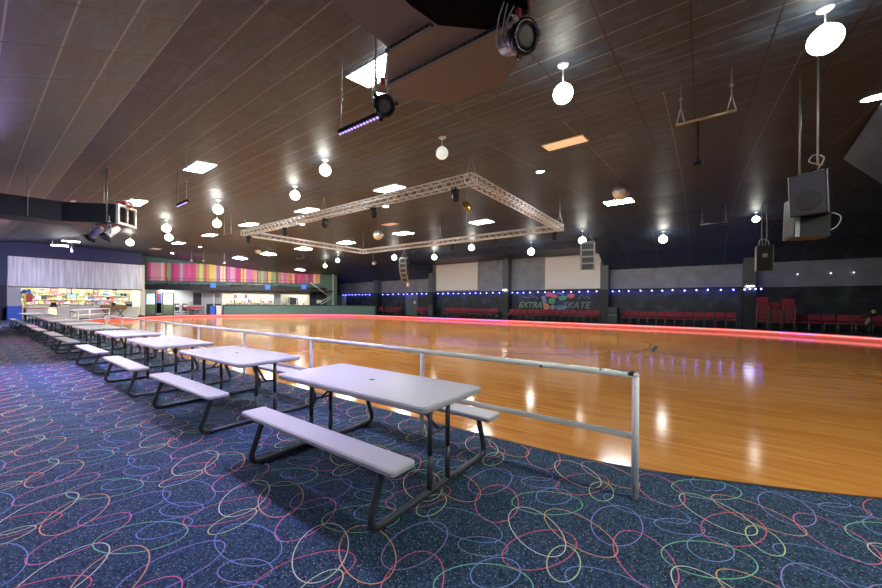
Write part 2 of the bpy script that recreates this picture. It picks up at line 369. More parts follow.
RING = dict(pink='f0609a', green='78d29a', blue='6c96dc', cream='dfe0c8', orange='efa86a', red='e8506e', yellow='cfe29a', purple='9a84d8', bluel='5f8fd0', violet='8a86c8')
RKEY = list(RING)
RM = [mat('ring_yarn_' + k, tuple(.8 * c + .2 * .28 for c in hexc(RING[k])), .9, spec=.2) for k in RKEY]

# ------------------------------------------------------------------ camera
F_PX = 351.3
cd = bpy.data.cameras.new('camera'); cam = bpy.data.objects.new('camera', cd); COL.objects.link(cam)
cd.sensor_width = 36; cd.sensor_fit = 'HORIZONTAL'; cd.lens = F_PX / 882 * 36
cd.shift_y = (302.8 - 294) / 882; cd.clip_start = .05; cd.clip_end = 300
YAW = R(36.4); ROLL = R(.33)
cam.matrix_world = Matrix.Translation((0, 0, 1.45)) @ Matrix.Rotation(YAW, 4, 'Z') @ Matrix.Rotation(R(90), 4, 'X') @ Matrix.Rotation(ROLL, 4, 'Z')
scene.camera = cam

# ------------------------------------------------------------------ ceiling vault
PROF = [(-3, 2.35), (0, 3.67), (1.293, 4.25), (3.3, 4.51), (5.44, 4.74), (7, 4.99), (10, 5.35), (13, 5.62), (16.6, 5.78), (19.5, 5.72), (22.7, 5.45), (25, 4.8), (27.2, 3.85), (34, 3.0)]
GG = [(-3, 1.0), (1.9, 1.5), (5.1, 1.2), (9.6, .5), (13, -.3), (15.8, -.97), (18.7, -1.63), (22, -1.75), (25, -1.2), (27, -.2), (34, 0)]
def ceil_z(X, Y):
    w = min(1, max(0, (-X - 14) / 27)) ** 1.3
    return float(np.interp(Y, [p[0] for p in PROF], [p[1] for p in PROF]) + w * np.interp(Y, [p[0] for p in GG], [p[1] for p in GG]))
def build_ceiling():
    ys = sorted(set([-3, -1.5, 0, 1.293, 2.3, 3.3, 5.44, 7, 8.5, 10, 11.5, 13, 14.8, 16.6, 18, 19.5, 21, 22.7, 23.9, 25, 26.1, 27.2, 29, 34]))
    arc = [0.0]
    P0 = lambda y: float(np.interp(y, [p[0] for p in PROF], [p[1] for p in PROF]))
    for a, b2 in zip(ys, ys[1:]): arc.append(arc[-1] + math.hypot(b2 - a, P0(b2) - P0(a)))
    base = arc[ys.index(1.293)]
    arc = [a - base for a in arc]
    me_v, me_f, uvs = [], [], []
    def strip(x0, x1, nx, raised):
        xs = np.linspace(x0, x1, nx + 1); o = len(me_v)
        for x in xs:
            for j, y in enumerate(ys):
                z = ceil_z(x, y)
                if raised and y >= 23.9: z = 5.14
                me_v.append((x, y, z)); uvs.append((x, arc[j]))
        n = len(ys)
        for i in range(nx):
            for j in range(n - 1):
                if raised and ys[j + 1] > 27.3: continue
                me_f.append((o + i * n + j, o + i * n + j + 1, o + (i + 1) * n + j + 1, o + (i + 1) * n + j))
    strip(-50, -21.1, 14, False); strip(-21.1, -5.45, 8, True); strip(-5.45, 9.6, 6, False)
    for x in (-21.1, -5.45):
        yy = [23.9, 25, 26.1, 27.2]
        for a, b2 in zip(yy, yy[1:]):
            o = len(me_v)
            for y, z in ((a, ceil_z(x, a)), (b2, ceil_z(x, b2)), (b2, 5.14), (a, 5.14)): me_v.append((x, y, z)); uvs.append((y, z))
            me_f.append((o, o + 1, o + 2, o + 3))
    # sloping hip at the far right corner
    o = len(me_v)
    for p in ((2.60, 9.0, 5.20), (3.30, 15.0, 5.66), (5.2, 14.1, 2.9), (6.2, 8.0, 2.9)): me_v.append(p); uvs.append((p[0], p[1]))
    me_f.append((o, o + 1, o + 2, o + 3))
    me = bpy.data.meshes.new('ceiling'); me.from_pydata(me_v, [], me_f); me.materials.append(M['ceiling'])
    ul = me.uv_layers.new(name='UVMap')
    for l in me.loops: ul.data[l.index].uv = uvs[l.vertex_index]
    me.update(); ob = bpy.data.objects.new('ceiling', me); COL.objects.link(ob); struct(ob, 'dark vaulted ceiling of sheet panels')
build_ceiling()

# ------------------------------------------------------------------ ground
FA = np.array([-41.5, 9.7]); FD = np.array([9.5, 12.5]) / math.hypot(9.5, 12.5); FN = np.array([FD[1], -FD[0]])
FRZ = math.atan2(FD[1], FD[0])
def FP(s, off=0.0):            # point on the slanting snack-bar front: s metres along it, off metres towards the rink
    p = FA + FD * s + FN * off; return float(p[0]), float(p[1])
KERB = [(-30.5, 4.3), (-32.5, 5.6), (-35.3, 7.9), (-37.2, 10.2), (-37.9, 12.2)] + [FP(s, 1.05) for s in (5.2, 8, 11, 14, 16.3)] + [(-28.9, 23.3), (-26.8, 23.95), (-24, 24.0), (-18, 23.95), (-10, 23.9), (-4, 23.85), (-1, 23.8), (.6, 23.65), (2, 23.35), (3.6, 22.6), (5.3, 21.6), (7.2, 19.8), (8.4, 17.5), (9.0, 15)]
KC = catmull(KERB, 6)
def offset(poly, d):
    o = []
    for k, p in enumerate(poly):
        a = np.array(poly[max(k - 1, 0)]); b = np.array(poly[min(k + 1, len(poly) - 1)])
        t = (b - a) / np.linalg.norm(b - a); o.append((p[0] - t[1] * d, p[1] + t[0] * d))
    return o
g = MB(); g.add([(-52, -3, 0), (10, -3, 0), (10, 35, 0), (-52, 35, 0)], [(0, 1, 2, 3)])
fl = struct(g.build('floor', M['floor']), 'varnished orange maple rink floor')
# black painted court line and tick on the floor (part of the floor)
ln = MB()
def ribbon(mb, pts, w, z):
    L = offset(pts, w / 2); Q = offset(pts, -w / 2); n = len(pts)
    mb.add([(p[0], p[1], z) for p in L] + [(p[0], p[1], z) for p in Q], [(k, k + 1, n + k + 1, n + k)[::-1] for k in range(n - 1)])
cx, cy, rr = -5.75, 13.65, 4.4
pts = [(cx + rr * math.cos(R(a)), cy + rr * math.sin(R(a))) for a in range(-90, 91, 5)]
pts = [(-26, cy - rr)] + pts + [(-26, cy + rr)] + [(-26 - rr * math.sin(R(a)), cy + rr * math.cos(R(a))) for a in range(5, 180, 5)] + [(-26, cy - rr)]
ribbon(ln, pts, .05, .003); ribbon(ln, [(-1.17, 12.35), (-1.2, 14.2)], .12, .003)
struct(ln.build('trim_1', M['black'], fl), 'black painted oval line on rink floor')

# carpet with its coloured rings woven in (one mesh)
EDGE = [(9.6, 12.2), (8, 9.7), (5, 6.7), (2.5, 4.85), (1.1, 4.07), (.07, 3.66), (-.6, 3.47), (-1.3, 3.39), (-3, 3.36), (-8, 3.34), (-16, 3.34), (-24, 3.36), (-28, 3.6), (-30.5, 4.2), (-32.5, 5.5), (-35.3, 7.8), (-36.6, 9.3)]
import bmesh
def poly_mesh(name, poly, z, m, z0=None):
    bm = bmesh.new(); vs = [bm.verts.new((p[0], p[1], z)) for p in poly]; f = bm.faces.new(vs); f.normal_update()
    if f.normal.z < 0: f.normal_flip()
    if z0 is not None:
        r = bmesh.ops.extrude_face_region(bm, geom=[f]); 
        for e in r['geom']:
            if isinstance(e, bmesh.types.BMVert): e.co.z = z0
        bmesh.ops.recalc_face_normals(bm, faces=bm.faces)
    bmesh.ops.triangulate(bm, faces=[f for f in bm.faces if len(f.verts) > 4])
    me = bpy.data.meshes.new(name); bm.to_mesh(me); bm.free(); me.materials.append(m)
    o = bpy.data.objects.new(name, me); COL.objects.link(o); return o
EC = catmull(EDGE, 5)
carpet_poly = EC + [(-49, 9.3), (-49, -3), (9.6, -3)]
# ring ellipses of one 0.93 m repeat: image conics seen at (zoom) coordinates carried to the floor plane
TILE = .93
ELL = [('pink', 226, 257, 86, 75, 0), ('green', 426, 255, 141, 46, 3), ('blue', 452, 228, 70, 32, 0), ('cream', 386, 370, 133, 72, 38), ('orange', 560, 375, 165, 60, 30),
       ('red', 395, 442, 150, 76, -12), ('yellow', 491, 497, 67, 73, 0), ('purple', 703, 345, 104, 80, 12), ('bluel', 99, 342, 155, 55, 18), ('violet', 170, 428, 100, 38, 6)]
def floor_pt(px, py):
    a, b = px - 441, py - 302.8; c, s = math.cos(ROLL), math.sin(ROLL)
    x = (c * a + s * b) / F_PX; u = -(-s * a + c * b) / F_PX
    d = (-math.sin(YAW) + x * math.cos(YAW), math.cos(YAW) + x * math.sin(YAW)); t = -1.45 / u
    return d[0] * t, d[1] * t
def make_carpet():
    o = poly_mesh('floor_carpet', carpet_poly, .006, M['carpet'], 0.0)
    me = o.data
    V = [tuple(v.co) for v in me.vertices]; Fc = [tuple(p.vertices) for p in me.polygons]; MI = [0] * len(Fc)
    for rm in RM: me.materials.append(rm)
    V = list(V)
    loops = []
    for (k, cx, cy, a, b, th) in ELL:
        pts = []
        for q in range(44):
            w = 2 * PI * q / 44; x, y = a * math.cos(w), b * math.sin(w); c, s = math.cos(R(th)), math.sin(R(th))
            pts.append(floor_pt(440 + (cx + c * x - s * y) / 3.973, 440 + (cy + s * x + c * y) / 3.973))
        ctr = np.mean(np.array(pts), 0)
        pts = [tuple((np.array(p) - ctr)) for p in pts]
        loops.append((RKEY.index(k) + 1, ctr % TILE, pts))
    from mathutils.geometry import intersect_point_tri_2d
    P = np.array(EC)
    def inside(x, y):
        xs = P[::-1, 0]; ys = P[::-1, 1]
        return y < np.interp(x, xs, ys) - .0 and y > -2.9 and x > -40 and x < 5
    for i in range(-44, 6):
        for j in range(-4, 7):
            for mi, c, pts in loops:
                X, Y = c[0] + i * TILE, c[1] + j * TILE
                if not inside(X, Y + .05): continue
                st = 1 if X > -7 else (2 if X > -18 else 4)
                pp = pts[::st]; n = len(pp); w = .0031 if X > -7 else .0042
                area = sum(pp[k][0] * pp[(k + 1) % n][1] - pp[(k + 1) % n][0] * pp[k][1] for k in range(n))
                if area < 0: pp = pp[::-1]
                o0 = len(V); ok = [inside(X + p[0], Y + p[1]) for p in pp]
                ext = list(pp[-1:]) + list(pp) + list(pp[:1]); L = offset(ext, -w)[1:-1]; Q = offset(ext, w)[1:-1]
                V.extend((X + p[0], Y + p[1], .0078) for p in L); V.extend((X + p[0], Y + p[1], .0078) for p in Q)
                for k in range(n):
                    k2 = (k + 1) % n
                    if ok[k] and ok[k2]: Fc.append((o0 + k, o0 + k2, o0 + n + k2, o0 + n + k)); MI.append(mi)
    me2 = bpy.data.meshes.new('floor_carpet'); me2.from_pydata(V, [], Fc)
    for mm in me.materials: me2.materials.append(mm)
    me2.polygons.foreach_set('material_index', MI); me2.update()
    o.data = me2; struct(o, 'navy carpet patterned with coloured neon rings')
make_carpet()
eg = MB(); ribbon(eg, EC, .03, .0085); struct(eg.build('trim_2', M['black']), 'thin dark edging strip along the carpet edge')

# raised platform round the far side of the rink, red kerb, rope light
KO = offset(KC, .14)
plat = [(p[0], p[1]) for p in KO] + [(9.6, 15), (9.6, 27.3), (-36, 27.3), (-36.5, 34), (-50, 34), (-50, 9.35), (-38, 9.35)]
i0 = next(k for k, p in enumerate(KO) if p[1] > 9.4)
plat = plat[i0:]
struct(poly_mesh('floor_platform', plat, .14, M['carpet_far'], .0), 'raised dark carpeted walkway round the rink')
kb = MB(); n = len(KC)
inn = KC
kb.add([(p[0], p[1], 0) for p in inn] + [(p[0], p[1], .19) for p in inn] + [(p[0], p[1], .19) for p in KO] + [(p[0], p[1], 0) for p in KO],
       [(r * n + k, r * n + k + 1, (r + 1) * n + k + 1, (r + 1) * n + k) for r in range(3) for k in range(n - 1)])
kb.build('trim_3', M['kerb'], fix=True)
struct(bpy.data.objects['trim_3'], 'red painted kerb round the rink floor')
KI = offset(KC, -.026)
rope = thing('rope_light', 'glowing coral and magenta rope light along the red rink kerb', 'rope light', (KI[0][0], KI[0][1], 0))
def magenta(x, y): return (-33 < x < -28.5 and y > 20) or (-20.5 < x < -12.0 and y > 20) or (3 < x < 4.0)
run, was = [], None
def flush(run, mg):
    if len(run) > 1:
        q = MB(); q.tube(run, .024, 6); o = q.build('magenta_tube' if mg else 'coral_tube', M['magenta_led' if mg else 'coral_led'], rope)
        if mg: o['label'] = 'magenta glowing stretch'
for a in KI:
    if a[1] < 6.5 and a[0] < -20: continue
    p = (a[0] - KI[0][0], a[1] - KI[0][1], .13); mg = magenta(*a)
    if was is not None and mg != was: run.append(p); flush(run, was); run = []
    run.append(p); was = mg
flush(run, was)

# ------------------------------------------------------------------ walls
w = MB(); w.box2((-36, 27.2, 0), (9.6, 27.35, 6.2)); struct(w.build('wall_back', M['wallback']), 'far wall, grey above and black below')
w = MB(); w.box2((9.6, -3, 0), (9.75, 27.35, 6.2)); struct(w.build('wall_right', M['navy_dark']))
w = MB(); w.box2((-50, -3.15, 0), (9.6, -3, 6.4)); struct(w.build('wall_near', M['navy']))
# left end: navy wall with the concession opening cut into it
w = MB()
w.box2((-41.15, -3, 0), (-41, 1.85, 6.4)); w.box2((-41.15, 1.85, 4.72), (-41, 9.62, 6.6))
w.mi = 1; w.box2((-41.1, -3, 0), (-40.98, 1.8, 2.55)); w.mi = 0
struct(w.build('wall_left', [M['navy'], M['navy_dark']]), 'dark navy end wall')
w = MB()
w.box2((-45.15, 1.7, 0), (-45, 11.5, 3)); w.box2((-45, 1.7, 0), (-41.15, 1.85, 3)); w.box2((-45, 9.62, 0), (-41.15, 9.77, 4.7)); w.box2((-45, 1.7, 2.9), (-41.15, 9.77, 3.0))
struct(w.build('wall_concession', M['cream']), 'cream walls inside the lit concession')
w = MB(); w.box2((-42.0, 9.55, 0), (-41.0, 9.85, 2.48)); w.box2((-41.9, 9.6, 2.48), (-41.02, 9.8, 4.75))
struct(w.build('wall_return', M['cream']))
# silver sheet band above the concession opening
w = MB(); w.box2((-41.2, 1.88, 2.5), (-40.95, 9.62, 4.74)); struct(w.build('trim_4', M['silver']), 'streaked silver sheet band over the concession')
w = MB(); w.box2((-41.2, 1.88, 2.42), (-40.9, 9.62, 2.5)); w.box2((-41.2, 1.88, 4.72), (-40.93, 9.62, 4.79)); struct(w.build('trim_5', M['dgrey']))
# slanting snack-bar and balcony block
def fobj(mb, name, m, s=0.0, off=0.0, z=0.0, parent=None):
    o = mb.build(name, m, parent)
    x, y = FP(s, off); o.location = (x, y, z); o.rotation_euler = (0, 0, FRZ); return o
w = MB(); w.box2((-1.0, 0, 3.0), (17.3, .12, 7.0)); struct(fobj(w, 'wall_balcony', M['greenwall'], 0, -.9), 'grey green wall behind the balcony')
w = MB(); w.box2((.05, -.03, 3.42), (11.35, .0, 5.13)); w.add([], [])
o = struct(fobj(w, 'trim_6', M['stripes'], 0, -.9), 'rainbow striped band on the balcony wall')
w = MB(); w.box2((11.45, -.03, 3.42), (15.55, .0, 4.62)); struct(fobj(w, 'trim_7', M['stripes'], 0, -.9), 'narrower end of the rainbow striped band')
w = MB(); w.box2((-.2, 0, 2.56), (16.9, 3.5, 2.68)); w.box2((-.2, -.02, 2.52), (14.7, .1, 3.0)); struct(fobj(w, 'trim_8', M['black'], 0, 0), 'black balcony edge')
w = MB(); w.box2((-1.5, 0, 0), (2.5, .12, 2.6)); w.box2((2.5, 0, 0), (4.9, .12, 2.6)); struct(fobj(w, 'wall_lower', M['palewall'], 0, -2), 'pale wall under the balcony')
w = MB(); w.box2((4.6, -.02, 1.2), (5.9, .1, 2.6)); w.mi = 1; w.box2((4.6, -.02, 0), (5.9, .1, 1.2)); w.mi = 0
w.box2((5.9, -.02, 2.3), (14.9, .1, 2.6)); w.mi = 1; w.box2((5.9, -.02, 0), (14.9, .1, 1.08)); w.mi = 0
w.box2((10.9, -.02, 1.08), (11.5, .1, 2.3)); w.mi = 2; w.box2((14.45, -.02, 0), (17.4, .1, 2.6))
struct(fobj(w, 'wall_snack_bar', [M['palewall'], M['greendark'], M['greendark']], 0, -2), 'snack bar wall with serving windows')
w = MB(); w.box2((16.2, 0, 0), (17.3, .12, 5.0)); struct(fobj(w, 'wall_stair', M['greenwall'], 0, -.7))
w = MB(); w.box2((16.82, -.06, 0), (16.95, .06, 4.6)); struct(fobj(w, 'trim_9', M['palewall'], 0, -.2), 'pale corner post beside the stair')
w = MB(); w.box2((-36.1, 26.3, 0), (-35.6, 27.2, 4.4)); struct(w.build('trim_10', M['black']))
# interior behind serving windows
w = MB(); w.box2((5.9, 1.9, 0), (14.9, 2.0, 2.6)); w.box2((5.8, 0.1, 0), (5.9, 2.0, 2.6)); w.box2((14.9, .1, 0), (15.0, 2, 2.6))
struct(fobj(w, 'wall_kitchen', M['cream'], 0, -2), 'cream back wall of the snack bar kitchen')
# green half wall in front of it, bending round to the back wall
hw = [FP(s, .9) for s in (6.95, 9, 12, 16.2)] + [(-29.3, 23.5), (-27.6, 24.55), (-26.6, 24.75)]
hc = catmull(hw, 4); ho = offset(hc, .12); n = len(hc)
w = MB(); w.add([(p[0], p[1], .1) for p in hc] + [(p[0], p[1], 1.08) for p in hc] + [(p[0], p[1], 1.08) for p in ho] + [(p[0], p[1], .1) for p in ho],
                [(r * n + k, r * n + k + 1, ((r + 1) % 4) * n + k + 1, ((r + 1) % 4) * n + k) for r in range(4) for k in range(n - 1)] + [(0, n, 2 * n, 3 * n), (n - 1, 2 * n - 1, 3 * n - 1, 4 * n - 1)])
struct(w.build('wall_half', M['greenwall'], fix=True), 'grey green half wall in front of the snack bar')
w = MB(); w.tube([(p[0], p[1], 1.1) for p in hc], .05, 6); struct(w.build('trim_11', M['greendark'], fix=False), 'dark cap of the half wall')

# columns on the far wall
for k, (x, dk) in enumerate(((-28.45, 0), (-20.85, 0), (-12.98, 0), (-5.4, 0), (2.28, 0))):
    w = MB(); zt = min(5.12, ceil_z(x - .01, 26.7) + (.3 if k in (1, 2, 3) else .3))
    if k == 2: zt = 5.13
    w.box2((x - .26, 26.55, .1), (x + .26, 27.25, zt)); w.mi = 1; w.box2((x - .27, 26.54, .1), (x + .27, 27.25, 2.45))
    struct(w.build('trim_%d' % (12 + k), [M['pillar'], M['pillar_dark']]), ['grey column left of the grey door', 'grey column beside the left screen', 'grey column between the two screens', 'grey column beside the right screen', 'grey column with a small lamp right of the long chair row'][k])
# low grey rail / ledge band on wall
w = MB(); w.box2((-36, 27.1, 2.38), (2.0, 27.2, 2.5)); struct(w.build('trim_20', M['black']), 'dark ledge carrying the blue lights')

# door on the far wall
dr = MB(); dr.box2((-24.55, 27.12, .14), (-23.7, 27.19, 2.25)); d = struct(dr.build('door_1', M['pillar']), 'grey double door on the far wall, one leaf')
dp = MB(); dp.box2((-23.66, 27.12, .14), (-22.95, 27.19, 2.25)); o = struct(dp.build('door_leaf', mat('door_leaf_grey', hexc('5f646c'), .5, noise=.1), d), 'paler door leaf')
dh = MB(); dh.rbox((-23.8, 27.09, 1.1), (.05, .05, .3), .02); struct(dh.build('door_handle', M['chrome'], d))
nt_ = MB(); nt_.box2((-23.45, 27.1, 1.35), (-23.2, 27.12, 1.6)); struct(nt_.build('door_notice', M['white'], d), 'white paper notice')

# screens
for nm, x0, x1, z0, z1, lab in (('projection_screen', -20.55, -15.9, 2.6, 5.08, 'white projection screen high on the far wall, left one'), ('projection_screen', -9.8, -5.72, 2.55, 5.04, 'white projection screen above the painted mural, right one')):
    t = thing(nm, lab, 'screen', ((x0 + x1) / 2, 27.1, z0)); hw_ = (x1 - x0) / 2; h = z1 - z0
    q = MB(); q.box2((-hw_ + .05, -.06, .05), (hw_ - .05, -.02, h - .04)); q.build('screen_surface', M['screen'], t)
    q = MB(); q.box2((-hw_, -.08, 0), (hw_, 0.09, .05)); q.box2((-hw_, -.08, h - .04), (hw_, .09, h)); q.box2((-hw_, -.08, .05), (-hw_ + .05, .09, h - .04)); q.box2((hw_ - .05, -.08, .05), (hw_, .09, h - .04)); q.build('screen_frame', M['white'], t)

# ------------------------------------------------------------------ mural
mu = thing('wall_mural', 'painted wall mural with outlined lettering around a skate design above the red chairs', 'mural', (-9.15, 27.15, 1.0))
def text_outline(txt, name, x, z, size, col, parent, bev=.022, shear=.3, rz=0.0):
    cu = bpy.data.curves.new('t', 'FONT'); cu.body = txt; cu.size = size; cu.shear = shear; cu.fill_mode = 'NONE'; cu.bevel_depth = bev; cu.bevel_resolution = 1; cu.resolution_u = 3; cu.space_character = 1.05
    tmp = bpy.data.objects.new('t', cu); COL.objects.link(tmp); bpy.context.view_layer.update()
    me = bpy.data.meshes.new_from_object(tmp.evaluated_get(bpy.context.evaluated_depsgraph_get()))
    bpy.data.objects.remove(tmp); bpy.data.curves.remove(cu)
    me.materials.clear(); me.materials.append(col); me.name = name
    o = bpy.data.objects.new(name, me); COL.objects.link(o); o.parent = parent; o.location = (x, -.03, z); o.rotation_euler = (R(90), rz, 0); return o
mg = mat('mural_mint_paint', hexc('9fc0a8'), .6, noise=.3); mw = mat('mural_white_paint', hexc('9fb0b4'), .6, noise=.3)
text_outline('EXTRA', 'lettering', -2.9, .12, .62, mg, mu, .016)
text_outline('SKATE', 'lettering', .72, .12, .64, mw, mu, .016)
q = MB()
def blob(mb, pts, y=-.02, t=.012):
    pp = catmull(pts + [pts[0]], 4)[:-1]; n = len(pp)
    mb.add([(p[0], y, p[1]) for p in pp] + [(p[0], y + t, p[1]) for p in pp], [tuple(range(n)), tuple(range(n, 2 * n))[::-1]] + [(k, n + k, n + (k + 1) % n, (k + 1) % n) for k in range(n)])
mcol = [mat('mural_' + nme, hexc(h), .6, noise=.15, nscale=5) for nme, h in (('coral', 'd86a5c'), ('green', '5cae74'), ('blue', '5f86a8'), ('orange', 'c98a6a'), ('grey', '8c94a4'), ('navy', '2f4560'))]
sh = [(0, [(-.62, 1.22), (-.35, 1.38), (-.05, 1.2), (.25, 1.12), (.3, .92), (0, .88), (-.3, .98), (-.6, 1.0)]), (0, [(1.0, 1.05), (1.3, 1.2), (1.6, 1.08), (1.5, .88), (1.15, .86)]),
      (1, [(.35, .95), (.7, 1.05), (1.0, 1.0), (.95, .78), (.5, .7)]), (1, [(-.35, .82), (0, .86), (.15, .6), (-.1, .4), (-.4, .5)]), (4, [(-1.0, .95), (-.75, 1.05), (-.6, .85), (-.55, .5), (-.85, .45), (-.9, .7)]),
      (3, [(-.85, .42), (-.5, .44), (-.3, .2), (-.4, -.02), (-.75, 0), (-.8, .2)]), (2, [(.1, .2), (.5, .36), (.95, .25), (.9, .02), (.3, -.02)]), (5, [(.1, .65), (.5, .66), (.9, .68), (1.0, .4), (.5, .4), (.15, .35)]), (4, [(-.2, .3), (.0, .36), (.1, .15), (-.05, -.02), (-.25, .1)]),
      (2, [(.15, 1.3), (.4, 1.33), (.75, 1.18), (.65, 1.1), (.35, 1.2)])]
for k, (ci, pts) in enumerate(sh):
    q.mi = ci; blob(q, pts, -.016 - .0006 * k, .008)
q.build('painted_design', mcol, mu)
for x0 in (-2.0, 1.9):
    q = MB(); q.tube([(x0 + .0, -.025, .82), (x0 + .2, -.025, 1.12), (x0 + .4, -.025, .85), (x0 + .55, -.025, 1.05), (x0 + .75, -.025, .8)], .018, 5); q.build('painted_squiggle', mw, mu)
q = MB(); q.tube([(-2.9, -.025, .95), (-2.4, -.025, .98), (-1.9, -.025, .85)], .016, 5)
q.build('painted_squiggle', mw, mu)

# ------------------------------------------------------------------ string lights
BULB = [[-34.63, -34.05, -33.43, -32.89, -32.28, -31.69, -31.1, -30.53, -29.9, -29.14], [-27.82, -27.04, -26.28, -25.5, -24.75, -24.24, -23.58, -22.97, -22.31, -21.72], [-20.3, -19.7, -19.1, -18.5, -17.95, -17.3, -16.7, -16.1, -15.6, -15.0, -14.38, -13.76],
        [-12.55, -12.1, -11.59, -11.02, -10.37, -9.79, -9.1, -8.38, -7.79, -7.2, -6.6, -6.0], [-4.95, -4.53, -3.94, -3.23, -2.57, -1.98, -1.42, -.79, -.18, .38, 1.01, 1.59], [2.05, 2.28, 2.52, 2.75]]
WHERE = ['at the far left end of the dark back wall', 'over the grey door', 'under the left projection screen', 'over the painted mural', 'over the long red chair row right of the mural', 'on the grey column with a small lamp']
for bx, wh in zip(BULB, WHERE):
    yb = 27.04 if bx[0] < 2 else 26.48
    t = thing('string_lights', 'strand of blue bulbs ' + wh, 'string lights', ((bx[0] + bx[-1]) / 2, yb, 2.33)); c0 = (bx[0] + bx[-1]) / 2
    q = MB(); pts = []
    for a, b2 in zip(bx, bx[1:]): pts += [(a - c0, 0, .05), ((a + b2) / 2 - c0, 0, .025)]
    pts.append((bx[-1] - c0, 0, .05)); q.tube(pts, .008, 4); q.build('cable', M['blue_wire'], t)
    bm_ = MB(); bm_.sphere((0, 0, 0), .036, 8, 6)
    b0 = None
    for x in bx:
        if b0 is None: b0 = bm_.build('bulb', M['blue_led'], t); bb = b0
        else: bb = b0.copy(); COL.objects.link(bb)
        bb.location = (x - c0, -.01, random.uniform(-.02, .02))
q = MB()
for k, (x, z) in enumerate(((4.3, 2.98), (5.55, 2.98), (6.35, 2.98))):
    q = MB(); q.sphere((0, 0, 0), .035, 8, 6); q.tube([(0, .0, 0), (0, .09, 0)], .012, 6)
    o = q.build('unlit_wall_bulb', mat('painted_bulb_glow', hexc('e8e8f0'), .4, emit=hexc('e8e8ff'), es=.3) if k == 0 else bpy.data.materials['painted_bulb_glow']); o.location = (x, 27.1, z + .15)  # unlit string-light bulbs; a pale glow is put into their colour
    tag(o, 'tiny unlit string-light bulb on the blue-grey wall above the right chairs, ' + ('nearest the stacks', 'middle of three', 'rightmost of three')[k], 'light')
q = MB(); q.rbox((0, 0, 0), (.4, .12, .1), .03); q.mi = 1; q.box((0, 0, -.06), (.34, .08, .02)); o = q.build('wall_lamp', [M['white'], M['tubelight']]); o.location = (2.28, 26.46, 2.55); tag(o, 'small white lamp on the grey column right of the long chair row', 'lamp')
q = MB(); q.rbox((0, 0, 0), (.42, .12, .1), .03); q.mi = 1; q.box((0, 0, -.06), (.34, .08, .02)); o = q.build('wall_lamp', [M['white'], M['tubelight']]); o.location = (-12.98, 26.46, 2.6); tag(o, 'small white lamp on the grey column between the screens', 'lamp')
q = MB(); q.rbox((0, 0, 0), (.3, .14, .42), .05, 1); q.mi = 1; q.rbox((0, -.08, 0), (.2, .03, .3), .04, 1); o = q.build('wall_sconce', [M['white'], M['panel_peach']]); o.location = (-24.2, 27.1, 3.3); tag(o, 'small white sconce on the grey wall above the grey door', 'lamp')

# ------------------------------------------------------------------ red stacking chairs
def make_chair():
    t = thing('stacking_chair', 'red chair', 'chair')
    q = MB(); q.rbox((0, 0, .43), (.46, .44, .07), .04, 2); q.build('seat', M['red_fabric'], t)
    q = MB(); q.rbox((0, .235, .675), (.46, .055, .32), .05, 1, rx=R(-9)); q.build('backrest', M['red_fabric'], t)
    for sx in (-1, 1):
        q = MB(); q.tube([(sx * .215, -.205, .39), (sx * .22, -.215, 0)], .013, 6); q.build('leg', M['chair_frame'], t)
        q = MB(); q.tube([(sx * .215, .19, .39), (sx * .225, .26, 0)], .013, 6); q.build('leg', M['chair_frame'], t)
        q = MB(); q.tube([(sx * .215, -.205, .385), (sx * .215, .2, .385), (sx * .21, .225, .5), (sx * .2, .255, .72)], .012, 6); q.build('side_frame', M['chair_frame'], t)
    q = MB(); q.tube([(-.215, -.2, .37), (.215, -.2, .37)], .011, 6); q.build('cross_bar', M['chair_frame'], t)
    return t
chair0 = make_chair(); used = [False]
def put_chair(x, y, z, rz, label, group):
    if not used[0]:
        used[0] = True; chair0.location = (x, y, z); chair0.rotation_euler = (0, 0, rz); chair0['label'] = label; chair0['group'] = group; return chair0
    return dup(chair0, (x, y, z), rz, label, group)
ROWS = [([-26.57, -25.95, -25.41, -24.85], 'the short row left of the grey door', 26.3), ([-22.26, -21.76, -21.25], 'the short row right of the grey door', 26.3),
        ([-18.75, -18.25, -17.75, -17.2], 'the bank of four below the left screen', 26.3), ([-16.84, -16.34, -15.84, -15.34, -14.84, -14.34, -13.84], 'the bank of seven below the left screen', 26.3),
        ([-12.35, -11.82, -11.3, -10.77, -10.24, -9.7, -9.15, -8.6, -8.05, -7.5, -6.95, -6.42, -5.9], 'the long row under the painted mural', 26.3), ([-3.98, -3.49, -2.99, -2.5, -2.0, -1.51, -1.02, -.53, -.03, .46, .96, 1.46], 'the long row right of the mural', 26.2)]
for xs, wh, y in ROWS:
    for k, x in enumerate(xs):
        lab = 'red chair, %s from left in %s' % (ORD[k], wh)
        if len(xs) - k <= 1: lab = 'red chair, last at right end of %s' % wh
        put_chair(x, y,   .14, random.uniform(-.02, .02), lab, 'red chairs in ' + wh)
put_chair(-27.3, 26.1, .14, R(12), 'red upholstered chair standing apart beside the leftmost short row', 'red chairs in the short row left of the grey door')
rx_ = [(4.19, 'tucked just right of the three stacks'), (4.68, 'second to the right of the stacks'), (5.17, 'third to the right of the stacks'), (5.66, 'fourth to the right of the stacks'), (6.16, 'with pale front legs, beside the folded black stand'), (6.68, 'behind the folded black stand at the right edge')]
for k, (x, wh) in enumerate(rx_):
    put_chair(x, 25.5 - .05 * k, .14, R((0, -3, -2, -4, 3, 0)[k]), 'red upholstered chair ' + wh, 'loose red chairs right of the stacks')
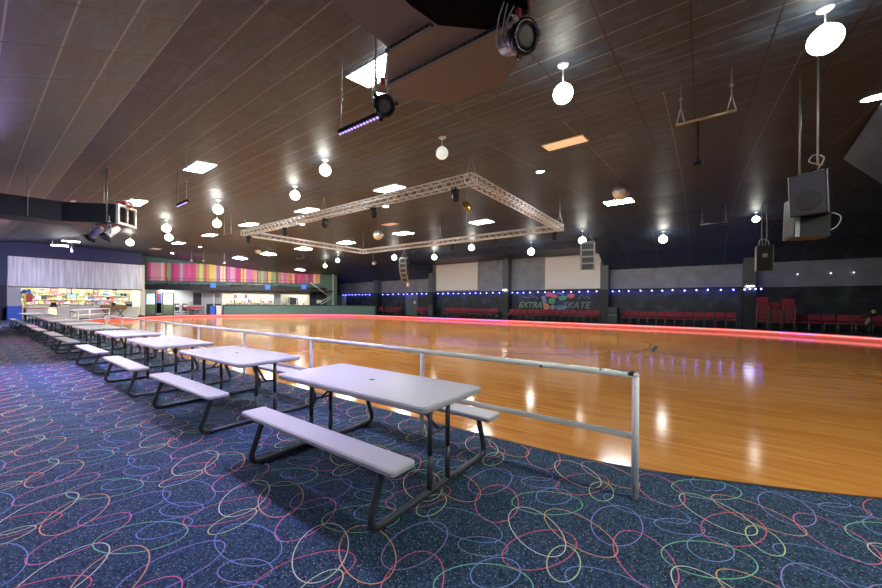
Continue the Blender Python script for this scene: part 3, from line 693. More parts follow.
for x, n_, wh in ((2.66, 11, 'tallest stack, leftmost beside the grey column'), (3.15, 8, 'shorter middle stack of three'), (3.66, 10, 'rightmost stack of three')):
    for k in range(n_):
        put_chair(x + .004 * k, 25.3 - .012 * k, .14 + .088 * k, R(3 if n_ == 8 else 0), 'red chair, ' + ('bottom' if k == 0 else 'top' if k == n_ - 1 else ORD[k] + ' from the floor') + ' of the ' + wh, 'stacked red chairs')
# folded black stand with green cloth at the right edge
t = thing('folded_stand', 'folded black tripod stand with a yellow-green cloth beside the right-hand chairs', 'stand', (6.32, 24.9, .14))
q = MB()
for a in (0, 120, 240): q.tube([(.05 * math.cos(R(a)), .05 * math.sin(R(a)), .5), (.32 * math.cos(R(a)), .2 * math.sin(R(a)), 0)], .018, 6)
q.build('legs', M['blackgloss'], t)
q = MB(); q.tube([(0, 0, .4), (.1, 0, 1.0), (.16, 0, 1.25)], .02, 6); q.tube([(-.25, 0, .72), (.0, 0, .86), (.2, .0, .82)], .03, 6); q.build('pole', M['blackgloss'], t)
q = MB(); q.sphere((.13, -.03, 1.02), .08, 10, 6, 1.2); q.build('cloth', mat('yellow_green_cloth', hexc('b8c04a'), .8, noise=.3), t)
q = MB(); q.box((-.05, -.02, .55), (.12, .06, .3), ry=.2); q.build('pouch', mat('pale_pouch', hexc('9a9284'), .7, noise=.3), t)

# floor speaker cabinets
def cabinet(x, y, wd, h, lab):
    t = thing('speaker_cabinet', lab, 'speaker', (x, y, .14))
    q = MB(); q.rbox((0, 0, h / 2), (wd, .55, h), .03, 1); q.build('cabinet', M['dgrey'], t)
    q = MB(); q.box((0, -.285, h * .74), (wd * .86, .02, h * .42)); q.box((0, -.285, h * .26), (wd * .86, .02, h * .42)); q.build('grille', M['grille'], t)
    q = MB(); q.rbox((0, -.29, h * .5), (wd * .95, .03, .03), .01, 1); q.build('trim_bar', M['steel'], t)
cabinet(-20.2, 26.0, .62, 1.1, 'grey floor speaker cabinet left of the first four chairs')
cabinet(-4.72, 26.0, .62, 1.1, 'grey floor speaker cabinet between the mural row and right chair row')

# ------------------------------------------------------------------ picnic tables
def make_table():
    t = thing('picnic_table', 'table', 'picnic table')
    q = MB(); q.rbox((0, 0, .722), (1.86, .78, .046), .06, 2, 5); top = q.build('tabletop', M['plastic'], t)
    q = MB(); q.lathe([(.026, .7455), (.026, .748), (.018, .748)], n=14); q.build('umbrella_hole', M['plastic_dark'], top)
    q = MB(); q.box((0, .33, .70), (1.7, .03, .03)); q.box((0, -.33, .70), (1.7, .03, .03)); q.build('apron', M['legs'], top)
    for sy in (-1, 1):
        q = MB(); q.rbox((0, sy * .60, .43), (1.9 if sy < 0 else 1.86, .22, .042), .035, 2, 4); q.build('bench_seat', M['plastic'], t)
    for sx in (-1, 1):
        x = sx * .76
        half = [(-.60, .412), (-.622, .33), (-.665, .20), (-.695, .115), (-.688, .06), (-.645, .032), (-.56, .026)]
        path = [(x, a, z) for a, z in half] + [(x, -a, z) for a, z in half[::-1]]
        path = catmull(path[:7], 3)[:-1] + [path[6], path[7]] + catmull(path[7:], 3)[1:]
        q = MB(); q.tube(path, .025, 10); fr = q.build('foot_frame', M['legs'], t)
        for sy in (-1, 1):
            q = MB(); q.tube([(x, sy * .115, .035), (x, sy * .115, .30)], .022, 10); q.tube([(x, sy * .115, .30), (x, sy * .115, .70)], .0195, 10); q.build('upright', M['legs'], t)
            q = MB(); q.lathe([(.018, 0), (.022, .002), (.022, .016), (.018, .018)], (x, sy * .60, .0), 10); q.build('foot_cap', M['blackgloss'], fr)
        q = MB(); q.tube([(x, 0, .46), (x - sx * .33, 0, .69)], .013, 8); q.tube([(x, -.125, .46), (x, .125, .46)], .011, 8); q.build('brace', M['legs'], t)
        q = MB(); q.box((x, -.59, .408), (.06, .16, .012)); q.box((x, .59, .408), (.06, .16, .012)); q.build('seat_bracket', M['legs'], t)
    return t
tb = make_table()
NT = 11
for k in range(NT):
    x = (-2.385, -5.07, -7.58, -10.28, -13.1, -15.75, -18.6, -21.2, -23.9, -26.6, -29.3)[k]; y = 2.19 - .008 * min(k, 3); lab = 'grey plastic picnic table with attached benches, ' + (['nearest the camera', 'second from the camera', 'third from the camera', 'fourth from the camera', 'fifth from the camera', 'sixth from the camera', 'seventh from the camera', 'eighth from the camera, in the far cluster', 'ninth from the camera, in the far cluster', 'tenth from the camera, in the far cluster', 'farthest of the row, before the concession'][k])
    if k == 0: tb.location = (x, y, .007); tb['label'] = lab; tb['group'] = 'picnic tables along the rink rail'
    else: dup(tb, (x, y + (0, .02, -.02, .01)[k % 4], .007), R((0, .6, -.5, .3, .8)[k % 5]), lab, 'picnic tables along the rink rail')

# ------------------------------------------------------------------ rink rails
rl = thing('guard_rail', 'white two-bar pipe rail with chipped paint between the tables and rink', 'railing', (-.383, 2.96, .007))
L_ = -16.4
q = MB(); q.tube([(0, 0, .915), (L_, 0, .915)], .0255, 12); tr = q.build('top_bar', M['rail'], rl)
q = MB(); q.tube([(-.02, 0, .46), (L_, 0, .46)], .0225, 10); q.build('mid_bar', M['rail'], rl)
q = MB(); q.sphere((0, 0, .915), .0262, 12, 8); q.build('corner_joint', M['rail'], tr)
q = MB()
random.seed(3)
for (a, l, th) in ((-.012, .05, 40), (-.07, .10, 30), (-.135, .07, 20), (-.03, .03, 95), (-.26, .015, 10), (-.24, .012, 60), (-.5, .06, 15)):
    # chips of missing paint lie on the pipe's skin
    vs = []
    for i in range(5):
        for j in range(4):
            an = R(90 + th - 28 + j * 18 - 20); rr_ = .0259
            e = random.uniform(-.008, .008) if i in (0, 4) else 0
            vs.append((a - l / 2 + l * i / 4 + e, -math.cos(PI - an) * rr_ * -1 if False else math.cos(an) * rr_ * 1, .915 + math.sin(an) * rr_))
    q.add(vs, [(i * 4 + j, i * 4 + j + 1, (i + 1) * 4 + j + 1, (i + 1) * 4 + j) for i in range(4) for j in range(3)])
q.build('paint_chips', M['chip'], tr)
for k in range(9):
    q = MB(); q.tube([(-2.05 * k, 0, 0), (-2.05 * k, 0, .90)], .0245 if k == 0 else .023, 12 if k < 3 else 8)
    po = q.build('post', M['rail'], rl)
    if k == 0:
        q = MB()
        for z, yy in ((.06, 0), (.10, .006)): q.lathe([(.006, 0), (.004, .003)], (.0, 0, 0), 8, M=Matrix.Translation((-.004 + yy, -.0245, z)) @ Matrix.Rotation(R(90), 4, 'X'))
        q.build('bolt', M['chip'], po)
rl2 = thing('guard_rail', 'white three-bar pipe rail at the far rink entrance', 'railing', (-22.3, 3.0, .007))
pl = [(0, 0), (-3.0, .15), (-5.8, .65), (-7.8, 1.55), (-9.8, 2.8)]
plc = catmull(pl, 4)
for z in (.92, .6, .3):
    q = MB(); q.tube([(p[0], p[1], z) for p in plc], .026, 8); q.build('bar', M['rail'], rl2)
for p in pl:
    q = MB(); q.tube([(p[0], p[1], 0), (p[0], p[1], .93)], .03, 8); q.build('post', M['rail'], rl2)

# ------------------------------------------------------------------ box truss
TX0, TX1, TY0, TY1, TZ, TW = -15.75, -4.4, 7.14, 13.72, 4.29, .21
tr = thing('lighting_truss', 'square silver box truss hung flat below the dark ceiling', 'truss', ((TX0 + TX1) / 2, (TY0 + TY1) / 2, TZ))
ox, oy = (TX0 + TX1) / 2, (TY0 + TY1) / 2
def truss_run(a, b2):
    a = np.array(a); b2 = np.array(b2); L = np.linalg.norm(b2 - a); u = (b2 - a) / L; v = np.array([-u[1], u[0]])
    h = TW / 2; q = MB()
    P = lambda s, e, z: (a[0] + u[0] * s + v[0] * e - ox, a[1] + u[1] * s + v[1] * e - oy, z)
    for e in (-h, h):
        for z in (0, TW): q.tube([P(0, e, z), P(L, e, z)], .02, 6)
    o1 = q.build('truss_chords', M['alu'], tr)
    q = MB(); n = int(L / .28); st = L / n
    for k in range(n):
        s0, s1 = k * st, (k + 1) * st; m_ = (s0 + s1) / 2
        for e in (-h, h): q.tube([P(s0, e, 0), P(m_, e, TW), P(s1, e, 0)], .0095, 4, caps=False)
        q.tube([P(s0, -h, TW), P(m_, h, TW), P(s1, -h, TW)], .0095, 4, caps=False); q.tube([P(s0, -h, 0), P(m_, h, 0), P(s1, -h, 0)], .0095, 4, caps=False)
    q.build('lattice', M['alu'], o1)
truss_run((TX0 + .15, TY0), (TX1 - .15, TY0)); truss_run((TX0 + .15, TY1), (TX1 - .15, TY1)); truss_run((TX0, TY0 + .15), (TX0, TY1 - .15)); truss_run((TX1, TY0 + .15), (TX1, TY1 - .15))
for x in (TX0, TX1):
    for y in (TY0, TY1):
        q = MB()
        for sx in (-1, 1):
            for sy in (-1, 1): q.tube([(x - ox + sx * .105, y - oy + sy * .105, -.01), (x - ox + sx * .105, y - oy + sy * .105, TW + .01)], .021, 6)
        for z in (0, TW): q.tube([(x - ox - .105, y - oy - .105, z), (x - ox + .105, y - oy - .105, z), (x - ox + .105, y - oy + .105, z), (x - ox - .105, y - oy + .105, z)], .02, 6, closed=True)
        q.build('corner_block', M['alu'], tr)
for x, y in ((TX1, TY0), (-10.17, TY0), (TX0, TY0), (TX1, TY1), (-10.2, TY1), (TX0, TY1)):
    zc = ceil_z(x, y) - TZ; q = MB()
    for e in (-.13, .13): q.tube([(x - ox + e, y - oy, TW), (x - ox + e * .15, y - oy, TW + .38), (x - ox, y - oy, zc + .02)], .012, 5)
    q.rbox((x - ox, y - oy, TW + .40), (.06, .04, .08), .02); q.build('hanging_cable', M['wire'], tr)

def moving_head():
    t = thing('moving_head', 'mh', 'stage light')
    q = MB(); q.rbox((0, 0, -.06), (.26, .2, .1), .03); q.build('base', M['black'], t)
    for s in (-1, 1): q = MB(); q.rbox((s * .12, 0, -.22), (.03, .09, .26), .02, 0); q.build('yoke_arm', M['dgrey'], t)
    q = MB(); Mx = Matrix.Rotation(R(200), 4, 'X'); q.lathe([(.05, -.16), (.09, -.12), (.1, 0), (.095, .12), (.085, .14)], (0, 0, -.27), 14, M=Mx); hd = q.build('head', M['dgrey'], t)
    q = MB(); q.lathe([(.075, .141), (.05, .150), (.001, .153)], (0, 0, -.27), 14, M=Mx); q.build('lens', mat('blue_glass', hexc('7f95b0'), .08, .3), hd)
    q = MB(); q.tube([(0, -.03, 0), (0, -.03, .05), (0, .03, .05), (0, .03, 0)], .012, 5); q.build('clamp', M['black'], t)
    return t
mh0 = moving_head(); mh0.scale = (.74, .74, .74); first = True
MH = [(-4.85, TY0, 'near truss bar right beside its front corner'), (-7.75, TY0, 'near truss bar, second from the front corner'), (-10.1, TY0, 'near truss bar at the middle cable'), (-12.55, TY0, 'near truss bar, left of the middle cable'), (-15.4, TY0, 'near truss bar at its left corner'),
      (-4.6, TY1, 'far truss bar at its right corner'), (-7.2, TY1, 'far truss bar, second from the right corner'), (-9.5, TY1, 'far truss bar near its middle'), (-11.95, TY1, 'far truss bar above the left screen edge'), (-15.0, TY1, 'far truss bar at its left corner')]
for x, y, wh in MH:
    lab = 'dark moving-head stage light hung under the ' + wh
    if first: mh0.location = (x, y, TZ - .05); mh0['label'] = lab; mh0['group'] = 'moving-head lights on the truss'; first = False
    else: dup(mh0, (x, y, TZ - .05), random.uniform(-1, 1), lab, 'moving-head lights on the truss')

# ------------------------------------------------------------------ ceiling panels
def ceil_tilt(x, y): return math.atan2(ceil_z(x, y + .2) - ceil_z(x, y - .2), .4)
def panel(x, y, wx, wy, m, label, group='lit ceiling panels', drop=.014):
    z = ceil_z(x, y) - drop; t = thing('ceiling_light', label, 'ceiling light', (x, y, z), 0, group); rx = ceil_tilt(x, y)
    q = MB(); q.box((0, 0, -.006), (wx - .04, wy - .04, .01), rx=rx); q.build('diffuser', m, t)
    q = MB(); Mt = Matrix.Rotation(rx, 4, 'X')
    for c, d in (((0, -wy / 2 + .01, 0), (wx, .025, .02)), ((0, wy / 2 - .01, 0), (wx, .025, .02)), ((-wx / 2 + .01, 0, 0), (.025, wy - .045, .02)), ((wx / 2 - .01, 0, 0), (.025, wy - .045, .02))):
        q.box(tuple(Mt @ Vector(c)), d, rx=rx)
    q.build('frame', M['white'], t)
    return t
OR3 = ['nearest the camera', 'second from the camera', 'third from the camera', 'fourth from the camera', 'fifth from the camera', 'sixth from the camera', 'farthest']
for k, (x, y) in enumerate(((-9.1, 3.14), (-14.0, 3.12), (-19.2, 3.1))):
    panel(x, y, .82, .42, M['panel'], ['square lit ceiling panel above the second hanging light bar', 'lit ceiling panel beside the red lamp on the duct', 'lit ceiling panel hidden behind the duct grille'][k])
panel(-3.42, 3.2, .8, .42, M['panel'], 'large lit ceiling panel half hidden behind the brown ceiling hood')
for k, x in enumerate((-8.05, -12.66, -17.47, -22.96, -29.1)):
    panel(x, 8.1 + (0, 0, 0, .35, .7)[k], .95, .56, M['panel'], 'lit ceiling panel in the row behind the near truss bar, ' + OR3[k])
panel(-2.5, 8.12, .92, .52, M['panel_peach'], 'peach coloured rectangular ceiling cover near the middle of the ceiling', 'unlit ceiling covers')  # unlit cover; its peach glow is put into the colour
panel(-13.34, 13.47, .85, .5, M['panel_dim'], 'dim pinkish ceiling panel inside the truss square', 'unlit ceiling covers')
panel(-35.2, 9.1, .9, .6, M['panel_dim'], 'dim ceiling panel in front of the rainbow wall', 'unlit ceiling covers')
for k, (x, y) in enumerate(((-2.78, 16.4), (-9.36, 16.3), (-14.81, 16.1), (-19.9, 15.8), (-24.2, 15.2), (-28.5, 14.75), (-32.7, 14.4))):
    panel(x, y, 1.08, .85, M['panel'], 'lit ceiling panel in the middle row over the rink, ' + OR3[k])
panel(-32.3, 19.9, 1.0, .8, M['panel_soft'], 'lit ceiling panel low over the far left corner above the stair')
panel(1.9, 3.2, .8, .42, M['panel'], 'lit ceiling panel above the seating right of the camera')
for k, (x, y) in enumerate(((3.4, -1.0), (-7.0, -1.6), (-17, -1.6), (5.5, 3.2))):  # unseen panels added to light the faces turned towards the camera
    panel(x, y, .82, .42, M['panel'], 'added unseen fill panel behind the camera, ' + ORD[k] + ' counted from the right', 'added unseen fill panels behind the camera')
panel(-14.6, 1.85, .3, .1, M['panel_dim'], 'small lit ceiling panel just above the duct')
def downlight(x, y, label, m=None, r=.13):
    z = ceil_z(x, y) - .01; t = thing('downlight', label, 'ceiling light', (x, y, z), 0, 'round ceiling downlights'); Mt = Matrix.Rotation(ceil_tilt(x, y), 4, 'X')
    q = MB(); q.lathe([(.001, -.012), (r * .8, -.014), (r * .84, -.008)], n=18, M=Mt); q.build('lamp', m or M['can'], t)
    q = MB(); q.lathe([(r * .84, -.006), (r * .9, -.02), (r, -.012), (r, .0)], n=18, M=Mt); q.build('trim_ring', M['white'], t)
downlight(2.62, 10.1, 'round glaring ceiling downlight at the right edge', r=.2)
downlight(-3.82, 10.07, 'round glaring ceiling downlight near the middle of the ceiling')
downlight(-10.27, 10.12, 'round ceiling downlight just above the near truss bar')
downlight(-16.1, 10.05, 'round ceiling downlight behind the truss left corner')
downlight(-30.1, 10.45, 'round ceiling downlight above the rainbow wall')
downlight(-36.6, 10.6, 'round ceiling downlight farthest away by the balcony wall')

# ------------------------------------------------------------------ globe pendants
def globe(x, y, zc, r, label, dim=False, group='white globe pendants'):
    z = ceil_z(x, y); t = thing('globe_pendant', label, 'pendant light', (x, y, z), 0, group)
    q = MB(); q.lathe([(.001, -.035), (.05, -.03), (.075, -.012), (.078, .02)], n=16); q.build('canopy', M['white'], t)
    q = MB(); q.tube([(0, 0, -.03), (0, 0, zc - z + r * .96)], .009, 6); q.build('stem', M['white'], t)
    q = MB(); q.sphere((0, 0, zc - z), r, 22, 14); q.lathe([(r * .34, r * .93), (r * .36, r * 1.0), (r * .1, r * 1.04)], (0, 0, zc - z), 14); q.build('globe', M['globe_dim'] if dim else M['globe'], t)
GL = [(1.12, 5.74, 4.44, .15, 'large white globe pendant at the upper right corner'), (-1.5, 4.78, 4.28, .128, 'white globe pendant beside the brown ceiling hood, second nearest', ), (-4.19, 5.69, 4.46, .125, 'unlit white globe pendant just above the truss front corner'),
      (-6.85, 4.84, 4.44, .125, 'white globe pendant, third lit one along the near row'), (-9.34, 5.6, 4.5, .13, 'white globe pendant, fourth lit one along the near row'), (-12.3, 4.76, 4.36, .14, 'upper of two white globes left of the truss corner'), (-14.39, 5.53, 4.33, .14, 'lower of two white globes left of the truss corner'),
      (-17.4, 4.84, 4.40, .15, 'upper globe of the farther pair beyond the light bar'), (-20.6, 5.83, 4.52, .16, 'lower globe of the farther pair beyond the light bar'), (-24.9, 5.32, 4.62, .17, 'white globe pendant below the duct grille'),
      (-26.4, 18.7, 4.62, .16, 'left globe of the distant pair beyond the truss far-left corner'), (-24.0, 18.2, 4.88, .16, 'right globe of the distant pair beyond the truss far-left corner'), (-18.85, 19.5, 4.9, .19, 'white globe pendant left of the hanging speaker array'),
      (-16.6, 21.6, 4.98, .2, 'white globe pendant above the left projection screen corner'), (-12.5, 20.4, 5.2, .2, 'white globe pendant under the far truss bar, in front of the left screen right side'), (-9.0, 22.2, 4.86, .22, 'white globe pendant left of the right projection screen'),
      (-5.42, 20.9, 5.05, .2, 'white globe pendant above the right hanging speaker array'), (-1.65, 22.7, 5.0, .21, 'dimmer white globe pendant over the long right chair row'), (2.0, 21.0, 5.27, .13, 'glaring globe pendant above the small hanging black speaker')]
for k, gg_ in enumerate(GL): globe(*gg_[:5], dim=(k == 2))

# ------------------------------------------------------------------ mirror balls
def mirror_ball(x, y, zc, r, label):
    z = ceil_z(x, y); t = thing('mirror_ball', label, 'mirror ball', (x, y, z), 0, 'mirror balls')
    q = MB(); q.sphere((0, 0, zc - z), r, 22, 14, smooth=False); q.build('ball', M['mirror'], t)
    q = MB(); q.lathe([(.03, r), (.03, r + .05), (.01, r + .06)], (0, 0, zc - z), 10); q.tube([(0, 0, zc - z + r), (0, 0, 0)], .006, 5); q.build('hanger', M['wire'], t)
mirror_ball(-2.18, 13.24, 5.25, .27, 'largest mirror ball, above the lit panel right of the truss')
mirror_ball(-11.9, 11.24, 4.54, .22, 'mirror ball hanging inside the truss square')
mirror_ball(-26.4, 12.9, 5.22, .22, 'mirror ball left of the truss in front of the rainbow wall')
mirror_ball(-22.7, 21.0, 4.86, .2, 'small mirror ball under the far truss corner')
t = thing('gold_disc', 'small gold disc hanging inside the truss on a wire', 'ornament', (-5.68, 9.0, ceil_z(-5.68, 9.0)))
zz = 4.38 - ceil_z(-5.68, 9.0)
q = MB(); q.tube([(0, 0, -.1), (0, 0, zz + .17)], .006, 5); q.tube([(0, 0, zz - .17), (-.02, 0, zz - .5)], .01, 5); q.build('wire', M['wire'], t)
q = MB(); q.lathe([(.001, -.03), (.12, -.03), (.17, 0), (.12, .03), (.001, .03)], (0, 0, zz), 16, M=Matrix.Rotation(R(70), 4, 'Y') @ Matrix.Rotation(R(20), 4, 'X')); q.build('disc', M['gold'], t)

# ------------------------------------------------------------------ trapeze bars, LED bars, par cans
def trapeze(xa, xb, y, zb, label, m, r=.03, name='hanging_bar'):
    t = thing(name, label, 'hanging bar', ((xa + xb) / 2, y, zb), 0, 'bars hung from the ceiling'); c = (xa + xb) / 2
    q = MB(); q.tube([(xa - c - .06, 0, 0), (xb - c + .06, 0, 0)], r, 8); q.build('bar', m, t)
    for x in (xa, xb):
        zc = ceil_z(x, y) - zb; q = MB()
        q.tube([(x - c - .05, 0, r), (x - c, 0, min(.25, zc * .4)), (x - c, 0, zc)], .009, 5); q.tube([(x - c + .05, 0, r), (x - c, 0, min(.25, zc * .4))], .009, 5); q.rbox((x - c, 0, min(.42, zc * .6)), (.05, .02, .03), .01); q.build('chain', M['wire'], t)
trapeze(-.26, .36, 6.69, 4.29, 'bare metal bar hung on two chains at the upper right of the ceiling', mat('worn_brass_bar', hexc('a08c70'), .4, .5), .022)
trapeze(.06, .88, 19.5, 5.0, 'thin grey bar hung near the far wall right of the mirror ball', M['steel'], .02)
trapeze(-15.2, -14.6, 6.1, 4.08, 'thin grey U-shaped bar hung left of the truss', M['steel'], .012)
trapeze(-27.0, -26.0, 16.4, 5.0, 'thin grey bar hung behind the truss far-left corner', M['steel'], .02)
def led_bar(xa, xb, y, zb, label):
    t = thing('led_bar', label, 'LED bar', ((xa + xb) / 2, y, zb), 0, 'violet LED bars hung on straps'); c = (xa + xb) / 2; L = xb - xa
    q = MB(); q.rbox((0, 0, 0), (L, .05, .05), .008, 0); q.build('housing', M['black'], t)
    n = max(6, int(L / .05))
    for k in range(n): bm_ = MB(); bm_.lathe([(.016, 0), (.013, -.012), (.001, -.016)], (-L / 2 + L * (k + .5) / n, -.006, -.024), 8); bm_.build('led', M['purple_led'], t)
    for s, x in ((0, xa + .03), (1, xb - .06)):
        zc = ceil_z(x, y) - zb; q = MB(); q.box((x - c, 0, zc * .66), (.028, .006, zc * .64)); q.tube([(x - c, 0, .02), (x - c, 0, zc * .37)], .007, 5); q.rbox((x - c, .0, zc * .36), (.05, .02, .03), .01); q.build('strap', M['wirewhite'], t)
led_bar(-3.36, -2.70, 2.56, 3.41, 'violet LED bar hanging in front of the brown ceiling hood')
led_bar(-8.42, -7.88, 2.52, 3.37, 'violet LED bar hanging left of the globes, below the square panel')
led_bar(-30.2, -29.6, 3.77, 4.4, 'small violet LED bar hanging before the silver band')
for x, y, z, L, lab in ((-30, 3.73, 5.0, .75, 'right'), (-32, 3.5, 4.9, .75, 'left')):
    t = thing('tube_light', 'hanging fluorescent tube light over the concession end, ' + lab + ' of two', 'tube light', (x, y, z), R(80), 'hanging tube lights'); c = (0, 0)
    q = MB(); q.rbox((0, 0, 0), (L, .16, .06), .02, 0); q.build('housing', M['white'], t); q = MB(); q.rbox((0, 0, -.045), (L * .97, .12, .04), .018, 0); q.build('tube', M['tubelight'], t)
    q = MB(); zc = ceil_z(x, y) - z
    for e in (-.5, .5): q.tube([(e * L * .8, 0, .03), (e * L * .8, 0, zc - .12)], .008, 5)
    q.build('cable', M['wire'], t)

def par_can(loc, rz, tilt, label, cable_pts, m_body, r=.105, lug=True):
    """stage can: body, front ring with lugs, honeycomb lens, yoke, clamp; hangs by its yoke"""
    t = thing('par_can', label, 'stage light', loc, rz, None)
    Mx = Matrix.Rotation(R(90) + tilt, 4, 'X')       # local +z of the lathe points along -y (front)
    q = MB(); q.lathe([(.03, -.25), (r * .62, -.235), (r * .8, -.19), (r * .86, -.08), (r * .9, .02), (r * .9, .07)], n=20, M=Mx); q.build('can', m_body, t)
    q = MB(); q.lathe([(r * .86, .055), (r * 1.12, .06), (r * 1.15, .10), (r * 1.1, .13), (r * .8, .132), (r * .78, .11)], n=24, M=Mx); rg = q.build('front_ring', M['blackgloss'], t)
    for a in (25, 145, 265):
        q = MB(); c = Mx @ Vector((r * 1.24 * math.cos(R(a)), r * 1.24 * math.sin(R(a)), .10)); q.add([], [])
        mm = Matrix.Translation(c) @ Mx @ Matrix.Rotation(R(a), 4, 'Z')
        vs = [mm @ Vector((x * .025, y * .018, z * .016)) for x in (-1, 1) for y in (-1, 1) for z in (-1, 1)]
        q.add(vs, [(0, 1, 3, 2), (4, 6, 7, 5), (0, 4, 5, 1), (2, 3, 7, 6), (0, 2, 6, 4), (1, 5, 7, 3)], False); q.build('lug', M['blackgloss'], rg)
    q = MB(); q.lathe([(r * .82, .112), (r * .5, .118), (.001, .12)], n=20, M=Mx); q.build('lens', M['lens'], t)
    q = MB(); q.tube([(-r * 1.05, 0, 0), (-r * 1.1, 0, .10), (-r * .8, 0, .2), (r * .8, 0, .2), (r * 1.1, 0, .10), (r * 1.05, 0, 0)], .011, 6); q.build('yoke', M['steel'], t)
    q = MB(); q.rbox((0, 0, .235), (.05, .05, .09), .015); q.build('clamp', M['redlamp'] if lug else M['steel'], t)
    q = MB()
    for pts in cable_pts: q.tube(catmull(pts, 5), .006, 5)
    q.build('cable', M['wirewhite'], t)
    return t
zc = 4.2 - 3.6
par_can((-2.78, 2.68, 3.60), R(62), R(38), 'black stage can light hanging at the right end of the violet LED bar', [[(-.06, 0, .2), (-.07, 0, .5), (-.08, .0, zc)], [(.05, .02, .2), (.06, .02, .5), (.05, .03, zc)], [(.02, .08, .02), (.08, .1, .2), (.03, .05, .34), (-.05, .02, .26)]], M['dgrey'], .10)
par_can((-1.36, 3.02, 3.88), R(62), R(22), 'black stage can light with round honeycomb lens at top centre, under the ceiling hood', [[(-.05, .1, .0), (-.2, .05, -.1), (-.22, 0, .1), (-.16, 0, .29)], [(-.04, .12, .02), (-.17, .02, -.06), (-.16, 0, .12), (-.12, 0, .29)], [(.02, .1, .05), (-.1, .04, -.08), (-.13, .02, .1), (-.05, 0, .29)]], M['parsilver'], .125)
for x, y, rz, lab, mb_ in ((-10.75, 1.68, R(-50), 'dark stage can light hanging under the duct, left of the pair', M['parsilver']), (-10.35, 1.86, R(10), 'pale stage can light hanging under the duct, right of the pair', M['white'])):
    t_ = par_can((x, y, 2.9), rz, R(45), lab, [[(0, 0, .25), (0, 0, .4)]], mb_, .08, False)
t = thing('pipe_hanger', 'thin vertical hanger pole carrying the pair of can lights by the duct', 'pole', (-10.5, 1.78, 3.17))
q = MB(); q.tube([(-.35, -.1, -.03), (.25, .1, -.03)], .018, 8); q.build('cross_pipe', M['black'], t)
q = MB(); q.tube([(.1, .05, -.03), (.1, .05, ceil_z(-10.4, 1.83) - 3.17)], .014, 6); q.build('drop_pipe', M['steel'], t)

# ------------------------------------------------------------------ brown ceiling hood with struts
HZ = 4.22
t = thing('ceiling_hood', 'large brown-grey octagonal hood with black middle at the top of the picture', 'ceiling hood', (-2.3, 2.9, HZ))
hp = [(-2.74, .7), (-2.74, 2.72), (-3.22, 3.12), (-3.36, 3.42), (-2.82, 4.0), (-1.99, 4.02), (-1.65, 3.72), (-1.33, 3.25), (-1.15, 2.7), (-1.15, .7)]
q = MB(); q.prism([(p[0] + 2.3, p[1] - 2.9) for p in hp], 0, .05); q.build('hood_panel', M['hood'], t, fix=True)
bp_ = [(-2.16, .75), (-2.16, 2.42), (-2.09, 2.76), (-1.68, 3.14), (-1.34, 3.22), (-1.17, 2.7), (-1.17, .75)]
q = MB(); q.prism([(p[0] + 2.3, p[1] - 2.9) for p in bp_], -.035, 0); q.build('black_centre', M['blackmatte'], t, fix=True)
q = MB()
for k in range(0, 5):
    a, b2 = [(-2.12, 2.75), (-2.82, 4.0), (-1.68, 3.16), (-1.99, 4.02), (-1.66, 3.2)][k], [(-2.0, 4.0), (-2.4, 3.1), (-1.99, 4.0), (-1.9, 3.3), (-1.62, 3.7)][k]
q.build('seam', M['hood'], t) if False else None
for y, xa, xb in ((3.12, -3.22, -1.30), (2.70, -2.74, -2.12)):
    q = MB(); q.box((0, 0, -.02), (xb - xa, .045, .04)); q.mi = 1
    n = int((xb - xa) / .06)
    for k in range(n): q.box((-(xb - xa) / 2 + .06 * (k + .5), -.0228, -.022), (.028, .002, .014))
    o = q.build('strut', [M['strut'], M['blackgloss']], t); o.location = ((xa + xb) / 2 + 2.3, y - 2.9, -.036)
for x, y in ((-3.1, 3.3), (-2.2, 3.7), (-1.6, 3.0)):
    q = MB(); q.tube([(x + 2.3, y - 2.9, .05), (x + 2.3, y - 2.9, ceil_z(x, y) - HZ + .02)], .012, 6); q.build('hanger_rod', M['wire'], t)

# ------------------------------------------------------------------ duct
t = thing('air_duct', 'dark rectangular air duct hanging at the upper left with a white-framed grille', 'air duct', (-11.0, 1.2, 3.18))
fp = [(-11.55, -.55), (-11.30, .415), (-11.154, 1.263), (-10.42, 2.0), (-10.78, 2.37), (-11.75, 1.55), (-11.95, .55), (-12.2, -.55)]
q = MB(); q.prism([(p[0] + 11.0, p[1] - 1.2) for p in fp], 0, .42); q.mi = 1
q.add([(p[0] + 11.0, p[1] - 1.2, -.002) for p in fp[2:6]], [(3, 2, 1, 0)]); q.build('duct_body', [M['duct'], M['ductbrown']], t)
a = np.array([-10.42, 2.0]); b2 = np.array([-10.78, 2.37]); u = (b2 - a) / np.linalg.norm(b2 - a); nrm = np.array([.70, .714]); W_ = np.linalg.norm(b2 - a); rz = math.atan2(u[1], u[0])
c = (a + b2) / 2 + nrm * .02
q = MB()
for cx_, cz_, dx, dz in ((0, .41, W_ + .06, .05), (0, .01, W_ + .06, .05), (-W_ / 2 - .005, .21, .05, .36), (W_ / 2 + .005, .21, .05, .36), (0, .21, .03, .36)): q.box((cx_, 0, cz_), (dx, .05, dz))
o = q.build('grille_frame', M['white'], t); o.location = (c[0] + 11.0, c[1] - 1.2, 0); o.rotation_euler = (0, 0, rz)
q = MB()
for k in range(9): q.box((0, 0, .05 + .04 * k), (W_ - .02, .03, .012), rx=.5)
s_ = q.build('louvre', M['dgrey'], o)
for k, (x, y) in enumerate(((-11.22, .8), (-10.62, 1.85))):
    q = MB(); q.tube([(x + 11, y - 1.2 - .03, .02), (x + 11, y - 1.2 - .03, ceil_z(x, y) - 3.18)], .011, 6); q.build('hanger_rod', M['wire'], t)
q = MB()
